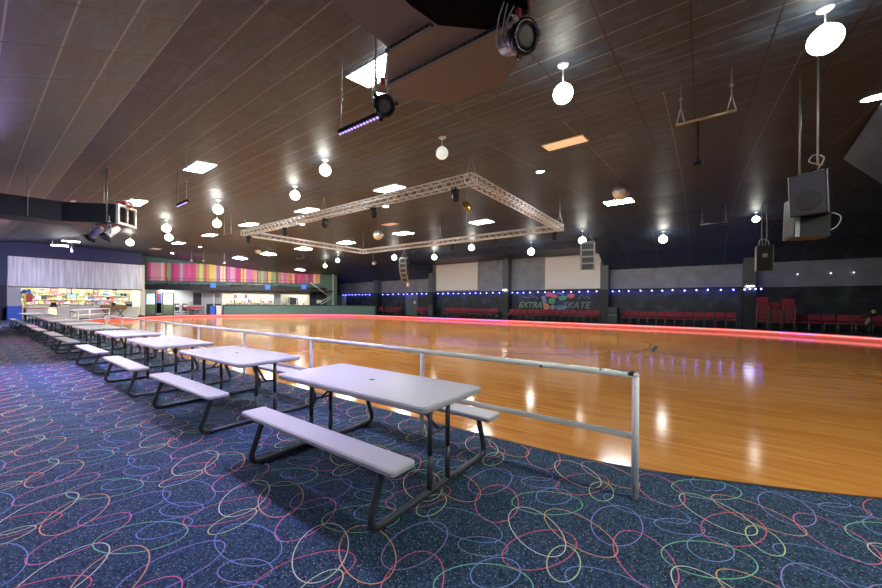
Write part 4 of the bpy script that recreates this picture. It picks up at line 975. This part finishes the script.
for k in (1, 2):
    p = fp[k]; q.tube([(p[0] + 11 + .005, p[1] - 1.2 - .003, 0), (p[0] + 11 + .005, p[1] - 1.2 - .003, .42)], .012, 5)
q.build('joint', M['black'], t)
t = thing('red_emergency_lamp', 'small red lamp box sitting on top of the duct beside the lit panel', 'lamp', (-10.62, 2.17, 3.6), R(50))
q = MB(); q.rbox((0, 0, .06), (.3, .12, .12), .03); q.build('housing', M['redlamp'], t); q = MB(); q.lathe([(.04, 0), (.045, .03), (.02, .05)], (.1, -.06, .06), 10, M=Matrix.Rotation(R(90), 4, 'X')); q.build('lamp', M['white'], t)

# ------------------------------------------------------------------ hung speakers
t = thing('hanging_speaker', 'pair of large black loudspeakers bolted together hanging on rods at the right', 'speaker', (1.33, 7.45, 2.95))
def spk_box(name, loc, rz, rx, w_, d_, h_, parent, grille=True):
    q = MB(); fr, bk = w_ / 2, w_ * .44
    pl_ = [(-fr, -d_ / 2), (fr, -d_ / 2), (bk, d_ / 2), (-bk, d_ / 2)]
    q.prism(pl_, -h_ / 2, h_ / 2); o = q.build(name, M['black'], parent, fix=True); o.location = loc; o.rotation_euler = (rx, 0, rz)
    if grille:
        q = MB(); q.rbox((0, -d_ / 2 - .008, 0), (w_ * .93, .016, h_ * .94), .02, 1); q.build('grille', M['grille'], o)
        q = MB(); q.lathe([(w_ * .36, .0), (w_ * .34, .006), (w_ * .12, .002), (.001, .004)], (0, -d_ / 2 - .017, -h_ * .16), 24, M=Matrix.Rotation(R(90), 4, 'X')); q.build('woofer', M['cone'], o)
    else:
        q = MB(); q.rbox((0, -d_ / 2 - .006, 0), (w_ * .9, .012, h_ * .9), .02, 1); q.build('grille', M['black'], o)
    for sx in (-1, 1): q = MB(); q.rbox((sx * (w_ / 2 + .002), -d_ / 2 + .02, 0), (.014, .05, h_), .005, 2); q.build('edge_trim', M['steel'], o)
    return o
spk_box('speaker_box', (0, 0, .14), R(-25), R(8), .40, .34, .60, t)
spk_box('speaker_box', (.0, .3, -.16), R(-78), R(-2), .40, .40, .62, t, False)
q = MB()
for x, y, zb in ((1.33, 7.15, 3.42), (1.27, 7.9, 3.35)): q.tube([(x - 1.33, y - 7.45, zb - 2.95), (x - 1.33, y - 7.45, ceil_z(x, y) - 2.95)], .014, 7)
q.build('hanging_rod', M['wire'], t)
q = MB(); q.tube(catmull([(.02, -.2, .45), (.1, -.1, .62), (.02, .0, .72), (-.05, -.1, .6), (.05, -.3, .47)], 6), .008, 5); q.tube(catmull([(.2, .05, .42), (.0, .15, .5), (-.15, .0, .44), (.1, -.1, .46)], 6), .008, 5)
q.build('cable', M['wirewhite'], t); q = MB(); q.tube(catmull([(.2, .2, -.1), (.32, .15, -.2), (.28, .2, -.35), (.15, .2, -.4)], 6), .008, 5); q.build('cable', M['wirewhite'], t)
t = thing('hanging_speaker', 'smaller black loudspeaker hanging on two cables right of the far column', 'speaker', (2.16, 20.1, 3.42))
o = spk_box('speaker_box', (0, 0, 0), R(4), R(6), .52, .45, 1.06, t, False)
q = MB(); q.rbox((0, -.235, .12), (.16, .02, .16), .02, 1); q.build('horn', M['steel'], o)
q = MB()
for x in (-.06, .1): q.tube([(x * .5, 0, .53), (x, 0, .9), (x, 0, ceil_z(2.16 + x, 20.1) - 3.42)], .02, 6)
q.tube(catmull([(-.15, 0, .53), (-.1, 0, .8), (.12, 0, .75), (.18, 0, .53)], 5), .02, 5); q.build('hanging_cable', M['wire'], t)
q = MB(); q.rbox((-.27, -.14, -.05), (.03, .1, 1.0), .01, 2); q.build('pale_edge', M['palewall'], t)
def line_array(x, y, z, n_, curve, label, w_=.74, h_=.36):
    t = thing('speaker_array', label, 'speaker', (x, y, z), R(0), 'hanging speaker arrays'); cz = 0; cy = 0; a = 0
    for k in range(n_):
        a = curve * k
        q = MB(); q.prism([(-w_ / 2, -.2), (w_ / 2, -.2), (w_ * .4, .2), (-w_ * .4, .2)], -h_ / 2, h_ / 2); o = q.build('speaker_module', M['dgrey'], t, fix=True)
        o.location = (0, cy, cz - h_ / 2); o.rotation_euler = (R(8) + a, 0, R(12))
        q = MB(); q.rbox((0, -.21, 0), (w_ * .76, .02, h_ * .72), .02, 1); q.build('grille', M['cone'] if k else M['grille'], o)
        q = MB()
        for sx in (-1, 1): q.box((sx * w_ * .44, -.21, 0), (w_ * .1, .03, h_ * .96))
        q.box((0, -.21, -h_ * .44), (w_ * .78, .03, h_ * .1)); q.box((0, -.21, h_ * .44), (w_ * .78, .03, h_ * .1)); q.build('frame', M['steel'], o)
        cz -= h_ * math.cos(a); cy += h_ * math.sin(a) * 1.0
    q = MB(); q.box((0, 0, .05), (w_ * .9, .35, .04))
    for sx in (-1, 1): q.tube([(sx * .3, 0, .05), (sx * .08, 0, .45), (sx * .05, 0, ceil_z(x, y) - z)], .014, 5)
    q.build('rigging', M['wire'], t)
line_array(-4.9, 20.0, 4.72, 4, .0, 'grey stacked speaker array hanging in front of the right projection screen')
line_array(-18.3, 20.0, 4.82, 5, R(7), 'grey curved speaker array hanging left of the left projection screen', .62, .34)

# small pole with black device, upper right
t = thing('ceiling_pole_device', 'small black device on a thin pole under the ceiling right of centre', 'device', (-.05, 8.9, ceil_z(-.05, 8.9)))
q = MB(); q.tube([(0, 0, 0), (0, 0, -.85)], .02, 6); q.build('pole', M['dgrey'], t); q = MB(); q.rbox((0, 0, -.9), (.18, .12, .08), .03); q.sphere((.0, -.02, -.82), .05, 8, 6); q.build('device', M['black'], t)
SPOTS = []
for k, (x, y) in enumerate(((-33.2, 10.9), (-32.2, 11.4), (-31.6, 12.7))):
    z = ceil_z(x, y); t = thing('hanging_spot', 'thin rod with a small white spot lamp before the rainbow wall, ' + ('left', 'middle', 'right')[k] + ' of three', 'lamp', (x, y, z), 0, 'rod spot lamps')
    q = MB(); q.tube([(0, 0, 0), (0, 0, -.72)], .014, 5); q.build('rod', M['wirewhite'], t); q = MB(); q.lathe([(.02, .06), (.07, .03), (.09, -.08), (.001, -.08)], (0, 0, -.78), 10); q.build('lamp', M['white'], t); SPOTS.append((x, y, z - .88))

# ------------------------------------------------------------------ concession (left end)
CZ = 0
t = thing('concession_counter', 'long pale counter across the lit concession opening', 'counter', (-41.2, 6.0, 0))
q = MB(); q.box2((-.3, -1.6, 0), (.15, 3.4, .88)); q.build('counter_front', M['cream'], t)
q = MB(); q.rbox((-.08, .9, .92), (.62, 5.1, .06), .02, 2); q.build('counter_top', M['white'], t)
t = thing('concession_side_counter', 'lower counter section with a rack at the left of the concession', 'counter', (-41.6, 3.2, 0))
q = MB(); q.box2((-.3, -.6, 0), (.3, .7, .82)); q.build('cabinet', M['cream'], t); q = MB(); q.rbox((0, .05, .85), (.66, 1.36, .05), .02, 2); q.build('top', M['redlamp'], t)
t = thing('glass_display_case', 'glass-fronted display case on the concession counter', 'display case', (-41.3, 5.9, .95))
q = MB(); q.box2((-.2, -1.4, 0), (.2, 1.4, .03)); q.box2((-.2, -1.4, .34), (.2, 1.4, .37)); q.build('shelf', M['white'], t)
q = MB()
for yy in (-1.4, 0, 1.4): q.box2((.17, yy - .015, .03), (.2, yy + .015, .34))
q.build('frame', M['steel'], t)
q = MB(); q.box2((.185, -1.38, .04), (.19, 1.38, .33)); gm = mat('clear_case_glass', (1, 1, 1), .02); gm.node_tree.nodes['Principled BSDF'].inputs['Transmission Weight'].default_value = 1; q.build('glass', gm, t)
for k, zz in enumerate((1.15, 1.52, 1.9)):
    t = thing('wall_shelf', 'long cream shelf on the concession back wall, ' + ('lowest', 'middle', 'top')[k] + ' of three', 'shelf', (-44.8, 6.0, zz), 0, 'concession wall shelves')
    q = MB(); q.box2((-.18, -3.3, 0), (.2, 3.4, .04)); q.build('board', M['white'], t)
    q = MB()
    for yy in (-3, -1, 1, 3): q.box2((-.18, yy - .02, -.14), (.1, yy + .02, 0))
    q.build('bracket', M['steel'], t)
SN = [('yellow', 'e8c84a'), ('red', 'c8443c'), ('cream', 'efe4c0'), ('orange', 'dd8f48'), ('brown', '7a5638'), ('white', 'f2efe8'), ('blue', '4a74c0'), ('green', '6a9a58'), ('black', '2a2a2c'), ('pink', 'd88aa0')]
SMAT = {n_: mat('packet_' + n_, hexc(h), .5, noise=.2, nscale=14) for n_, h in SN}
random.seed(11)
proto = {}
for lvl, zz in ((0, 1.19), (1, 1.56), (2, 1.94)):
    y = 2.85
    while y < 9.25:
        n_ = random.choice(SN)[0]; wd = random.uniform(.14, .34); h = random.uniform(.14, .28)
        kd = random.choice(('box', 'box', 'bottle', 'bag'))
        q = MB()
        if kd == 'box': q.rbox((0, 0, h / 2), (.16, wd, h), .012, 2); nm = 'snack_box'
        elif kd == 'bottle': wd = .11; q.lathe([(.045, 0), (.05, .02), (.05, h * .6), (.02, h * .82), (.02, h), (.001, h)], n=10); nm = 'drink_bottle'
        else: q.rbox((0, 0, h / 2), (.08, wd, h), .04, 0); nm = 'snack_bag'
        o = q.build(nm, SMAT[n_]); o.location = (-44.78, y + wd / 2, zz); lv = ('lowest', 'middle', 'top')[lvl]
        tag(o, '%s %s on the %s concession wall shelf' % (n_, nm.replace('_', ' '), lv), nm.split('_')[1], '%s goods on the %s concession shelf' % (n_ + ' ' + nm.split('_')[1], lv))
        y += wd + random.uniform(.02, .12)
PO = [(3.0, 2.3, .5, .35, 'yellow'), (3.7, 2.34, .4, .3, 'white'), (4.4, 2.33, .5, .32, 'red'), (5.3, 2.33, .35, .34, 'pink'), (6.1, 2.33, .7, .36, 'yellow'), (7.0, 2.33, .4, .3, 'brown'), (7.7, 2.33, .35, .3, 'white'), (8.3, 2.33, .3, .36, 'black')]
for k, (y, z, w_, h, n_) in enumerate(PO):
    q = MB(); q.box((0, 0, 0), (.02, w_, h)); q.mi = 1; q.box((.011, 0, h * .1), (.004, w_ * .8, h * .3)); q.box((.011, 0, -h * .25), (.004, w_ * .7, h * .08))
    o = q.build('menu_poster', [SMAT[n_], SMAT['white' if n_ != 'white' else 'red']]); o.location = (-44.97, y + .2, z); tag(o, '%s poster on the concession back wall, %s from the left' % (n_, ORD[k]), 'poster', 'posters above the concession shelves')
t = thing('hanging_monitor', 'small monitor with a pale blue screen hanging in the concession opening', 'monitor', (-41.4, 5.2, 1.62))
q = MB(); q.rbox((0, 0, .2), (.06, .62, .38), .02, 0); q.build('bezel', M['black'], t); q = MB(); q.box((.033, 0, .2), (.006, .54, .3)); q.build('screen_face', mat('pale_screen', hexc('bcd6d8'), .3, emit=hexc('a8d0d8'), es=.14), t); q = MB(); q.tube([(0, 0, .39), (0, 0, .81)], .02, 6); q.build('pole', M['dgrey'], t)
for k, (y, hh) in enumerate(((7.45, .34), (8.35, .34))):
    t = thing('wooden_crate', 'brown wooden box on a stand before the concession, %s of two' % ('left', 'right')[k], 'crate', (-40.3, y - .35, 0))
    q = MB(); q.rbox((0, 0, .92), (.4, .74, hh), .02, 2); q.build('box', M['wood_brown'], t)
    q = MB(); q.tube([(0, -.25, .75), (0, .25, 0)], .03, 6); q.tube([(0, .25, .75), (0, -.25, 0)], .03, 6); q.build('stand_legs', M['black'], t)
t = thing('soda_machine', 'dark drink dispenser at the right end of the concession counter', 'drink dispenser', (-41.3, 8.9, .95))
t.location = (-41.28, 8.75, .95)
q = MB(); q.rbox((0, 0, .22), (.36, .4, .44), .03, 2); q.build('body', M['dgrey'], t); q = MB(); q.box((.185, 0, .3), (.02, .34, .14)); q.build('front_panel', M['steel'], t)
for y, x in ((4.55, -41.28), (7.3, -41.3)):
    t = thing('cash_register', 'dark cash register on the concession counter ' + ('left of the monitor' if y < 5 else 'right of the display case'), 'cash register', (x, y - .05, .95))
    t.location = (x, 4.2 if y < 5 else 7.75, .95)
    q = MB(); q.rbox((0, 0, .07), (.34, .4, .14), .02, 2); q.build('base', M['black'], t); q = MB(); q.box((-.05, 0, .24), (.04, .3, .2), ry=.3); q.build('display', M['dgrey'], t)
t = thing('balloon_figure', 'blue and yellow tall sign frame at the left of the concession', 'sign frame', (-41.35, 2.72, 0))
q = MB(); q.box2((-.05, -.06, 0), (.05, .06, 2.0)); q.build('post', SMAT['yellow'], t); q = MB(); q.sphere((.0, .0, 2.15), .14, 10, 8); q.sphere((0, -.2, 2.05), .11, 10, 8); q.sphere((0, .2, 2.2), .11, 10, 8); q.build('blue_balloons', M['blueplastic'], t); q = MB(); q.box2((-.04, .08, 1.35), (.04, .4, 1.95)); q.build('red_board', SMAT['red'], t)
t = thing('recycling_bin', 'blue bin standing at the left edge before the concession', 'bin', (-40.4, 2.15, 0))
q = MB(); q.rbox((0, 0, .47), (.62, .72, .94), .06, 2); q.build('body', M['blueplastic'], t); q = MB(); q.rbox((0, 0, .98), (.66, .76, .08), .06, 2); q.build('lid', M['blueplastic'], t)
q = MB(); q.box2((-41.2, 1.86, 0), (-41.0, 2.5, 2.4)); struct(q.build('wall_pier', M['palewall']))
for y in (3.6, 5.9, 8.2):
    t = thing('tube_light', 'fluorescent tube light on the concession ceiling, ' + {3.6: 'left', 5.9: 'middle', 8.2: 'right'}[y], 'tube light', (-43.0, y, 2.86), 0, 'concession tube lights')
    q = MB(); q.rbox((0, 0, 0), (1.6, .2, .05), .02, 0); q.build('housing', M['white'], t); q = MB(); q.rbox((0, 0, -.04), (1.5, .15, .04), .02, 0); q.build('tube', M['panel'], t)

# ------------------------------------------------------------------ snack bar / balcony block
def fthing(name, label, cat, s, off, z=.14, group=None):
    x, y = FP(s, off); return thing(name, label, cat, (x, y, z), FRZ, group)
def fdoor(n, s0, s1, lab, upper):
    q = MB(); w_ = s1 - s0
    q.box2((0, -.06, 0), (.06, .02, 2.12)); q.box2((w_ - .06, -.06, 0), (w_, .02, 2.12)); q.box2((.06, -.06, 2.06), (w_ - .06, .02, 2.12)); q.mi = 1; q.box2((.06, -.03, 0), (w_ - .06, .0, 1.0)); q.mi = 2; q.box2((.06, -.03, 1.0), (w_ - .06, .0, 2.06))
    o = fobj(q, 'door_%d' % n, [M['dgrey'], mat('olive_door', hexc('6f7a62'), .5, noise=.1), upper], s0, -1.98, .14); struct(o, lab)
fdoor(2, -.55, .3, 'glazed entrance door with bright daylight glass beside the concession', mat('bright_glass', hexc('cfe4e2'), .15, emit=hexc('c8e0e0'), es=.1)); fdoor(3, .84, 1.8, 'door with a cream upper panel right of the black poster', M['cream'])
q = MB(); q.box2((0, -.03, 0), (.4, 0, 1.0)); o = fobj(q, 'notice_board', M['blackmatte'], .36, -1.96, .28); tag(o, 'tall black board between the two doors', 'board')
q = MB(); q.box2((0, -.03, 0), (.36, 0, .9)); q.mi = 1; q.box2((.08, -.035, .2), (.28, -.03, .8)); o = fobj(q, 'wall_poster', [SMAT['blue'], SMAT['red']], .38, -1.96, 1.3); tag(o, 'narrow blue and red poster between the two doors', 'poster')
es = fthing('exit_sign', 'red lit exit sign above the poster between the doors', 'sign', .56, -1.95, 2.2)
q = MB(); q.rbox((0, 0, .12), (.44, .07, .24), .02, 1); q.build('housing', M['white'], es); 
cu = bpy.data.curves.new('t', 'FONT'); cu.body = 'EXIT'; cu.size = .2; cu.extrude = .004; cu.align_x = 'CENTER'; tmp = bpy.data.objects.new('t', cu); COL.objects.link(tmp); bpy.context.view_layer.update()
me = bpy.data.meshes.new_from_object(tmp.evaluated_get(bpy.context.evaluated_depsgraph_get())); bpy.data.objects.remove(tmp); me.materials.clear(); me.materials.append(mat('red_exit_letters', hexc('e02818'), .4, emit=hexc('ff2a18'), es=.5)); o = bpy.data.objects.new('lettering', me); COL.objects.link(o); o.parent = es; o.location = (0, -.04, .05); o.rotation_euler = (R(90), 0, 0)
for s, lab, cc in ((2.35, 'white vending machine with a glass front, left of two', M['white']), (3.0, 'white vending machine behind the red table, right of two', M['white'])):
    t = fthing('vending_machine', lab, 'vending machine', s, -1.6)
    q = MB(); q.rbox((0, 0, .62), (.58, .6, 1.24), .03, 2); q.build('body', cc, t); q = MB(); q.box((-.05, -.305, .74), (.4, .012, .7)); q.build('glass_front', M['cone'], t); q = MB(); q.box((.22, -.305, .8), (.08, .014, .3)); q.box((0, -.305, .2), (.42, .014, .14)); q.build('panel', M['steel'], t)
    q = MB(); q.box((0, -.312, .86), (.3, .008, .2)); q.build('drink_picture', SMAT['white'], t)
t = fthing('folding_table', 'table under a red cloth before the vending machines', 'table', 3.9, -1.05)
q = MB(); q.rbox((0, 0, .78), (1.5, .6, .05), .03, 2); q.box((0, -.3, .68), (1.5, .02, .2)); q.build('red_cloth', SMAT['red'], t)
for x, y in ((-.65, -.22), (.65, -.22), (-.65, .22), (.65, .22)): q = MB(); q.tube([(x, y, 0), (x, y, .76)], .02, 6); q.build('leg', M['chrome'], t)
for k, x in enumerate((-.6, 0, .5)):
    t = fthing('stool', 'dark stool under the red table, ' + ('left', 'middle', 'right')[k], 'stool', 3.9 + x, -.5, .14, 'stools at the red table')
    q = MB(); q.lathe([(.16, .42), (.17, .46), (.001, .47)], n=12); q.build('seat', M['blackgloss'], t); q = MB(); q.tube([(0, 0, 0), (0, 0, .43)], .025, 6); q.lathe([(.15, 0), (.14, .03), (.03, .04)], n=12); q.build('pedestal', M['chrome'], t)
q = MB(); q.box2((0, -.05, 0), (.85, 0, 1.2)); q.mi = 1; q.box2((.75, -.06, 0), (.83, -.04, 1.2)); o = fobj(q, 'window_1', [M['cone'], M['white']], 3.45, -1.97, 1.1); struct(o, 'dark window above the vending machines')
t = fthing('standing_pipe', 'white pipe column at the left of the snack bar', 'pipe', 5.4, -1.5); q = MB(); q.tube([(0, 0, 0), (0, 0, 2.38)], .07, 10); q.build('pipe', M['white'], t)
for s, lab, m_, nm, cat in ((5.38, 'blue rubbish bin at the left end of the green half wall', M['blueplastic'], 'waste_bin', 'bin'), (5.86, 'white bin at the left end of the green half wall', M['whitebin'], 'waste_bin', 'bin')):
    t = fthing(nm, lab, cat, s - .75, .15 if s < 5.5 else .2)
    t.location.x, t.location.y = FP(6.05 if s < 5.5 else 6.55, .8)
    q = MB(); q.rbox((0, 0, .42), (.42, .42, .84), .05, 2); q.build('body', m_, t); q = MB(); q.rbox((0, 0, .88), (.45, .45, .07), .05, 2); q.build('lid', m_, t)
# serving windows: frames, counter, goods
for n_, (s0, s1, z0, z1, lab) in enumerate(((5.95, 10.9, 1.1, 2.26, 'long lit serving window of the snack bar'), (11.5, 14.45, 1.1, 2.28, 'shorter lit serving window of the snack bar'))):
    q = MB(); w_ = s1 - s0; h = z1 - z0
    q.box2((0, -.06, 0), (w_, .1, .05)); q.box2((0, -.06, h - .05), (w_, .1, h)); q.box2((0, -.06, .05), (.06, .1, h - .05)); q.box2((w_ - .06, -.06, .05), (w_, .1, h - .05))
    for f in ((.36, .7) if n_ == 0 else (.3, .55)): q.box2((w_ * f - .02, -.04, .05), (w_ * f + .02, .06, h - .05))
    struct(fobj(q, 'window_%d' % (2 + n_), M['white' if n_ else 'steel'], s0, -2.0, z0), lab)
t = fthing('kitchen_counter', 'dark counter inside the snack bar serving windows', 'counter', 10.2, -2.55, 0); q = MB(); q.box2((-4.2, -.3, .1), (4.2, .3, .98)); q.build('cabinet', M['greendark'], t); q = MB(); q.rbox((0, 0, 1.0), (8.5, .66, .05), .02, 2); q.build('counter_top', M['dgrey'], t)
t = fthing('kitchen_shelf', 'white shelf of goods on the snack bar kitchen wall', 'shelf', 9.0, -3.7, 1.3); q = MB(); q.box2((-2.8, -.15, 0), (2.8, .15, .04)); q.build('board', M['white'], t)
random.seed(5); s = 6.4
k = 0
while s < 11.6:
    n_ = random.choice(SN)[0]; w_ = random.uniform(.12, .3); h = random.uniform(.15, .45); q = MB(); q.rbox((0, 0, h / 2), (w_, .18, h), .015, 2); o = q.build('snack_box', SMAT[n_]); o.location = (*FP(s, -3.7), 1.34); o.rotation_euler = (0, 0, FRZ)
    tag(o, n_ + ' box on the snack bar kitchen shelf', 'box', n_ + ' boxes on the snack bar shelf'); s += w_ + random.uniform(.03, .2)
s = 6.3; k = 0
while s < 14:
    n_ = random.choice(SN)[0]; h = random.uniform(.18, .34); q = MB(); q.lathe([(.07, 0), (.09, .02), (.09, h * .7), (.05, h), (.001, h)], n=10); o = q.build('counter_jar', SMAT[n_]); o.location = (*FP(s, -2.5), 1.026)
    tag(o, n_ + ' jar on the snack bar counter', 'jar', n_ + ' jars on the snack bar counter'); s += random.uniform(.35, .9)
t = fthing('menu_board', 'red and white menu board inside the long serving window', 'menu board', 7.4, -3.85, 1.75); q = MB(); q.box2((-.9, 0, 0), (.9, .03, .5)); q.build('board', SMAT['white'], t); q = MB(); q.box2((-.8, -.01, .05), (-.5, 0, .45)); q.box2((.2, -.01, .05), (.5, 0, .45)); q.build('red_print', SMAT['red'], t)
t = fthing('kitchen_fridge', 'dark refrigerator seen through the shorter serving window', 'refrigerator', 12.6, -3.5, 0.05); q = MB(); q.rbox((0, 0, .95), (.9, .6, 1.9), .03, 2); q.build('body', M['dgrey'], t); q = MB(); q.tube([(.36, -.32, .7), (.36, -.32, 1.5)], .02, 6); q.build('handle', M['chrome'], t)
for s, l in ((7.2, 'left'), (9.6, 'middle'), (13.0, 'right')):
    t = fthing('tube_light', 'fluorescent tube light inside the snack bar, ' + l, 'tube light', s, -2.9, 2.5, 'snack bar tube lights'); q = MB(); q.rbox((0, 0, 0), (1.2, .2, .05), .02, 0); q.build('housing', M['white'], t); q = MB(); q.rbox((0, 0, -.04), (1.1, .15, .04), .02, 0); q.build('tube', M['panel'], t)
t = fthing('tube_light', 'fluorescent tube light under the balcony by the doors', 'tube light', 1.5, -1.0, 2.48, 'balcony tube lights'); q = MB(); q.rbox((0, 0, 0), (1.2, .2, .05), .02, 0); q.build('housing', M['white'], t); q = MB(); q.rbox((0, 0, -.04), (1.1, .15, .04), .02, 0); q.build('tube', M['panel'], t)
# balcony: rail, tables, blue boards, stair
t = fthing('balcony_rail', 'thin dark rail along the balcony edge below the rainbow stripes', 'railing', 0, .02, 3.0)
q = MB(); q.tube([(0.1, 0, .62), (14.6, 0, .62)], .022, 6); q.build('top_bar', mat('dark_red_rail', hexc('5a3440'), .5), t); q = MB(); q.tube([(.1, 0, .34), (14.6, 0, .34)], .015, 6); q.build('mid_bar', M['black'], t)
for k in range(9): q = MB(); q.tube([(.2 + 1.8 * k, 0, 0), (.2 + 1.8 * k, 0, .62)], .02, 6); q.build('post', M['black'], t)
def btable(s):
    t = fthing('balcony_table', 'x', 'table', s, -.42, 2.68); q = MB(); q.rbox((0, 0, .5), (1.5, .5, .04), .02, 2); q.build('top', M['steel'], t)
    for x in (-.6, .6): q = MB(); q.tube([(x, -.18, 0), (x, .18, .48)], .02, 5); q.tube([(x, .18, 0), (x, -.18, .48)], .02, 5); q.build('leg', M['steel'], t)
    return t
bt = None
for k, s in enumerate((1.4, 3.2, 5.0, 7.6, 9.4, 11.9)):
    lab = 'dark table on the balcony behind the rail, %s from the left' % ORD[k]
    if bt is None: bt = btable(s); bt['label'] = lab; bt['group'] = 'dark balcony tables'
    else: dup(bt, (*FP(s, -.42), 2.68), FRZ, lab, 'dark balcony tables')
for k, s in enumerate((5.8, 10.6, 14.0)):
    q = MB(); q.rbox((0, 0, .0), (.48, .04, .48), .03, 1); o = fobj(q, 'blue_board', M['bluefab'], s, .06, 3.02 if k != 1 else 2.92); tag(o, 'square blue board hung on the balcony edge, ' + ('left', 'middle', 'right')[k] + ' of three', 'board', 'blue boards on the balcony edge')
t = fthing('stair_rail', 'pale sloping handrails of the balcony stair at the far left corner', 'handrail', 14.6, .1, 0); q = MB(); q.tube([(0, 0, 3.5), (1.7, 0, 2.2)], .05, 6); q.build('upper_handrail', M['palewall'], t)
q = MB(); q.tube([(.75, .0, 1.3), (2.1, 0, 2.1)], .05, 6); q.tube([(1.1, .0, 1.22), (2.3, 0, 1.95)], .05, 6); q.build('lower_handrail', M['palewall'], t); q = MB(); q.tube([(.0, 0, .14), (0, 0, 3.5)], .03, 6); q.tube([(1.7, 0, .14), (1.7, 0, 2.2)], .03, 6); q.build('post', M['dgrey'], t)
q = MB(); q.rbox((0, 0, 0), (.5, .03, .36), .02, 1); o = fobj(q, 'wall_sign', M['white'], 15.4, -1.9, 1.5); tag(o, 'small white sign on the dark wall beside the stair', 'sign')
t = thing('pale_cabinet', 'pale narrow cabinet at the far left of the back wall beyond the half wall', 'cabinet', (-34.6, 26.9, .14)); q = MB(); q.rbox((0, 0, 1.08), (.95, .5, 2.16), .03, 2); q.build('body', M['palewall'], t); q = MB(); q.box((0, -.26, 1.08), (.03, .01, 2.0)); q.build('door_gap', M['dgrey'], t)

# ------------------------------------------------------------------ lamps that colour the room
def light(name, kind, loc, energy, col, **kw):
    l = bpy.data.lights.new(name, kind); l.energy = energy; l.color = col
    for k, v in kw.items():
        if k not in ('rot', 'look'): setattr(l, k, v)
    o = bpy.data.objects.new(name, l); COL.objects.link(o); o.location = loc
    if 'look' in kw: o.rotation_euler = (Vector(kw['look']) - Vector(loc)).to_track_quat('-Z', 'Y').to_euler()
    elif 'rot' in kw: o.rotation_euler = kw['rot']
    return o
VIO = (.45, .28, 1.0)
light('can_beam', 'SPOT', (-10.9, 1.25, 2.72), 150, (.5, .38, 1.0), spot_size=R(150), spot_blend=.8, shadow_soft_size=.08, look=(-9.3, -.9, 0))
light('can_beam', 'SPOT', (-3.05, 2.5, 3.36), 45, (.5, .38, 1.0), spot_size=R(130), spot_blend=.7, shadow_soft_size=.06, look=(-5.2, .2, 0))
light('bar_glow_and_fill', 'AREA', (-3.03, 2.54, 3.36), 3, VIO, shape='RECTANGLE', size=.6, size_y=.04, rot=(0, 0, 0))
light('bar_glow_and_fill', 'AREA', (-8.15, 2.5, 3.32), 6, VIO, shape='RECTANGLE', size=.5, size_y=.04, rot=(0, 0, 0))
light('bar_glow_and_fill', 'AREA', (-29.9, 3.75, 4.33), 135, (.72, .66, 1), shape='RECTANGLE', size=.5, size_y=.05, rot=(0, R(38), 0))  # fill added to brighten the silver band, set at the LED bar
light('can_beam', 'SPOT', (-24.5, .8, 3.3), 130, (1.0, .25, .5), spot_size=R(70), spot_blend=.7, shadow_soft_size=.1, look=(-15.5, 1.6, .4))
light('can_beam', 'SPOT', (-1.42, 2.93, 3.80), 8, (.5, .2, 1.0), spot_size=R(8), spot_blend=.5, shadow_soft_size=.02, look=(-.61, 1.95, 0))
for (x, y, z), sg in zip(SPOTS, (3.0, 6.5, 11.0)):
    light('wall_wash', 'SPOT', (x, y, z), 130, (1, .95, .88), spot_size=R(95), spot_blend=.8, shadow_soft_size=.08, look=(*FP(sg, -.8), 4.2))
for bx in BULB:
    if len(bx) > 4:
        L = bx[-1] - bx[0]; light('string_glow', 'AREA', ((bx[0] + bx[-1]) / 2, 26.9 if bx[0] > -100 else 0, 2.36), 1.5 * L / 5, (.08, .1, 1.0), shape='RECTANGLE', size=L, size_y=.05, rot=(R(55), 0, 0))

# ------------------------------------------------------------------ world and colour management
wd = bpy.data.worlds.new('world'); scene.world = wd; wd.use_nodes = True; wd.node_tree.nodes['Background'].inputs[0].default_value = (.02, .02, .025, 1)
vs = scene.view_settings; vs.view_transform = 'Standard'; vs.look = 'None'; vs.gamma = 1; vs.exposure = 2.75; vs.use_curve_mapping = False
scene.display_settings.display_device = 'sRGB'
scene.cycles.max_bounces = 8; scene.cycles.diffuse_bounces = 5; scene.cycles.glossy_bounces = 4
scene.cycles.sample_clamp_indirect = 6.0
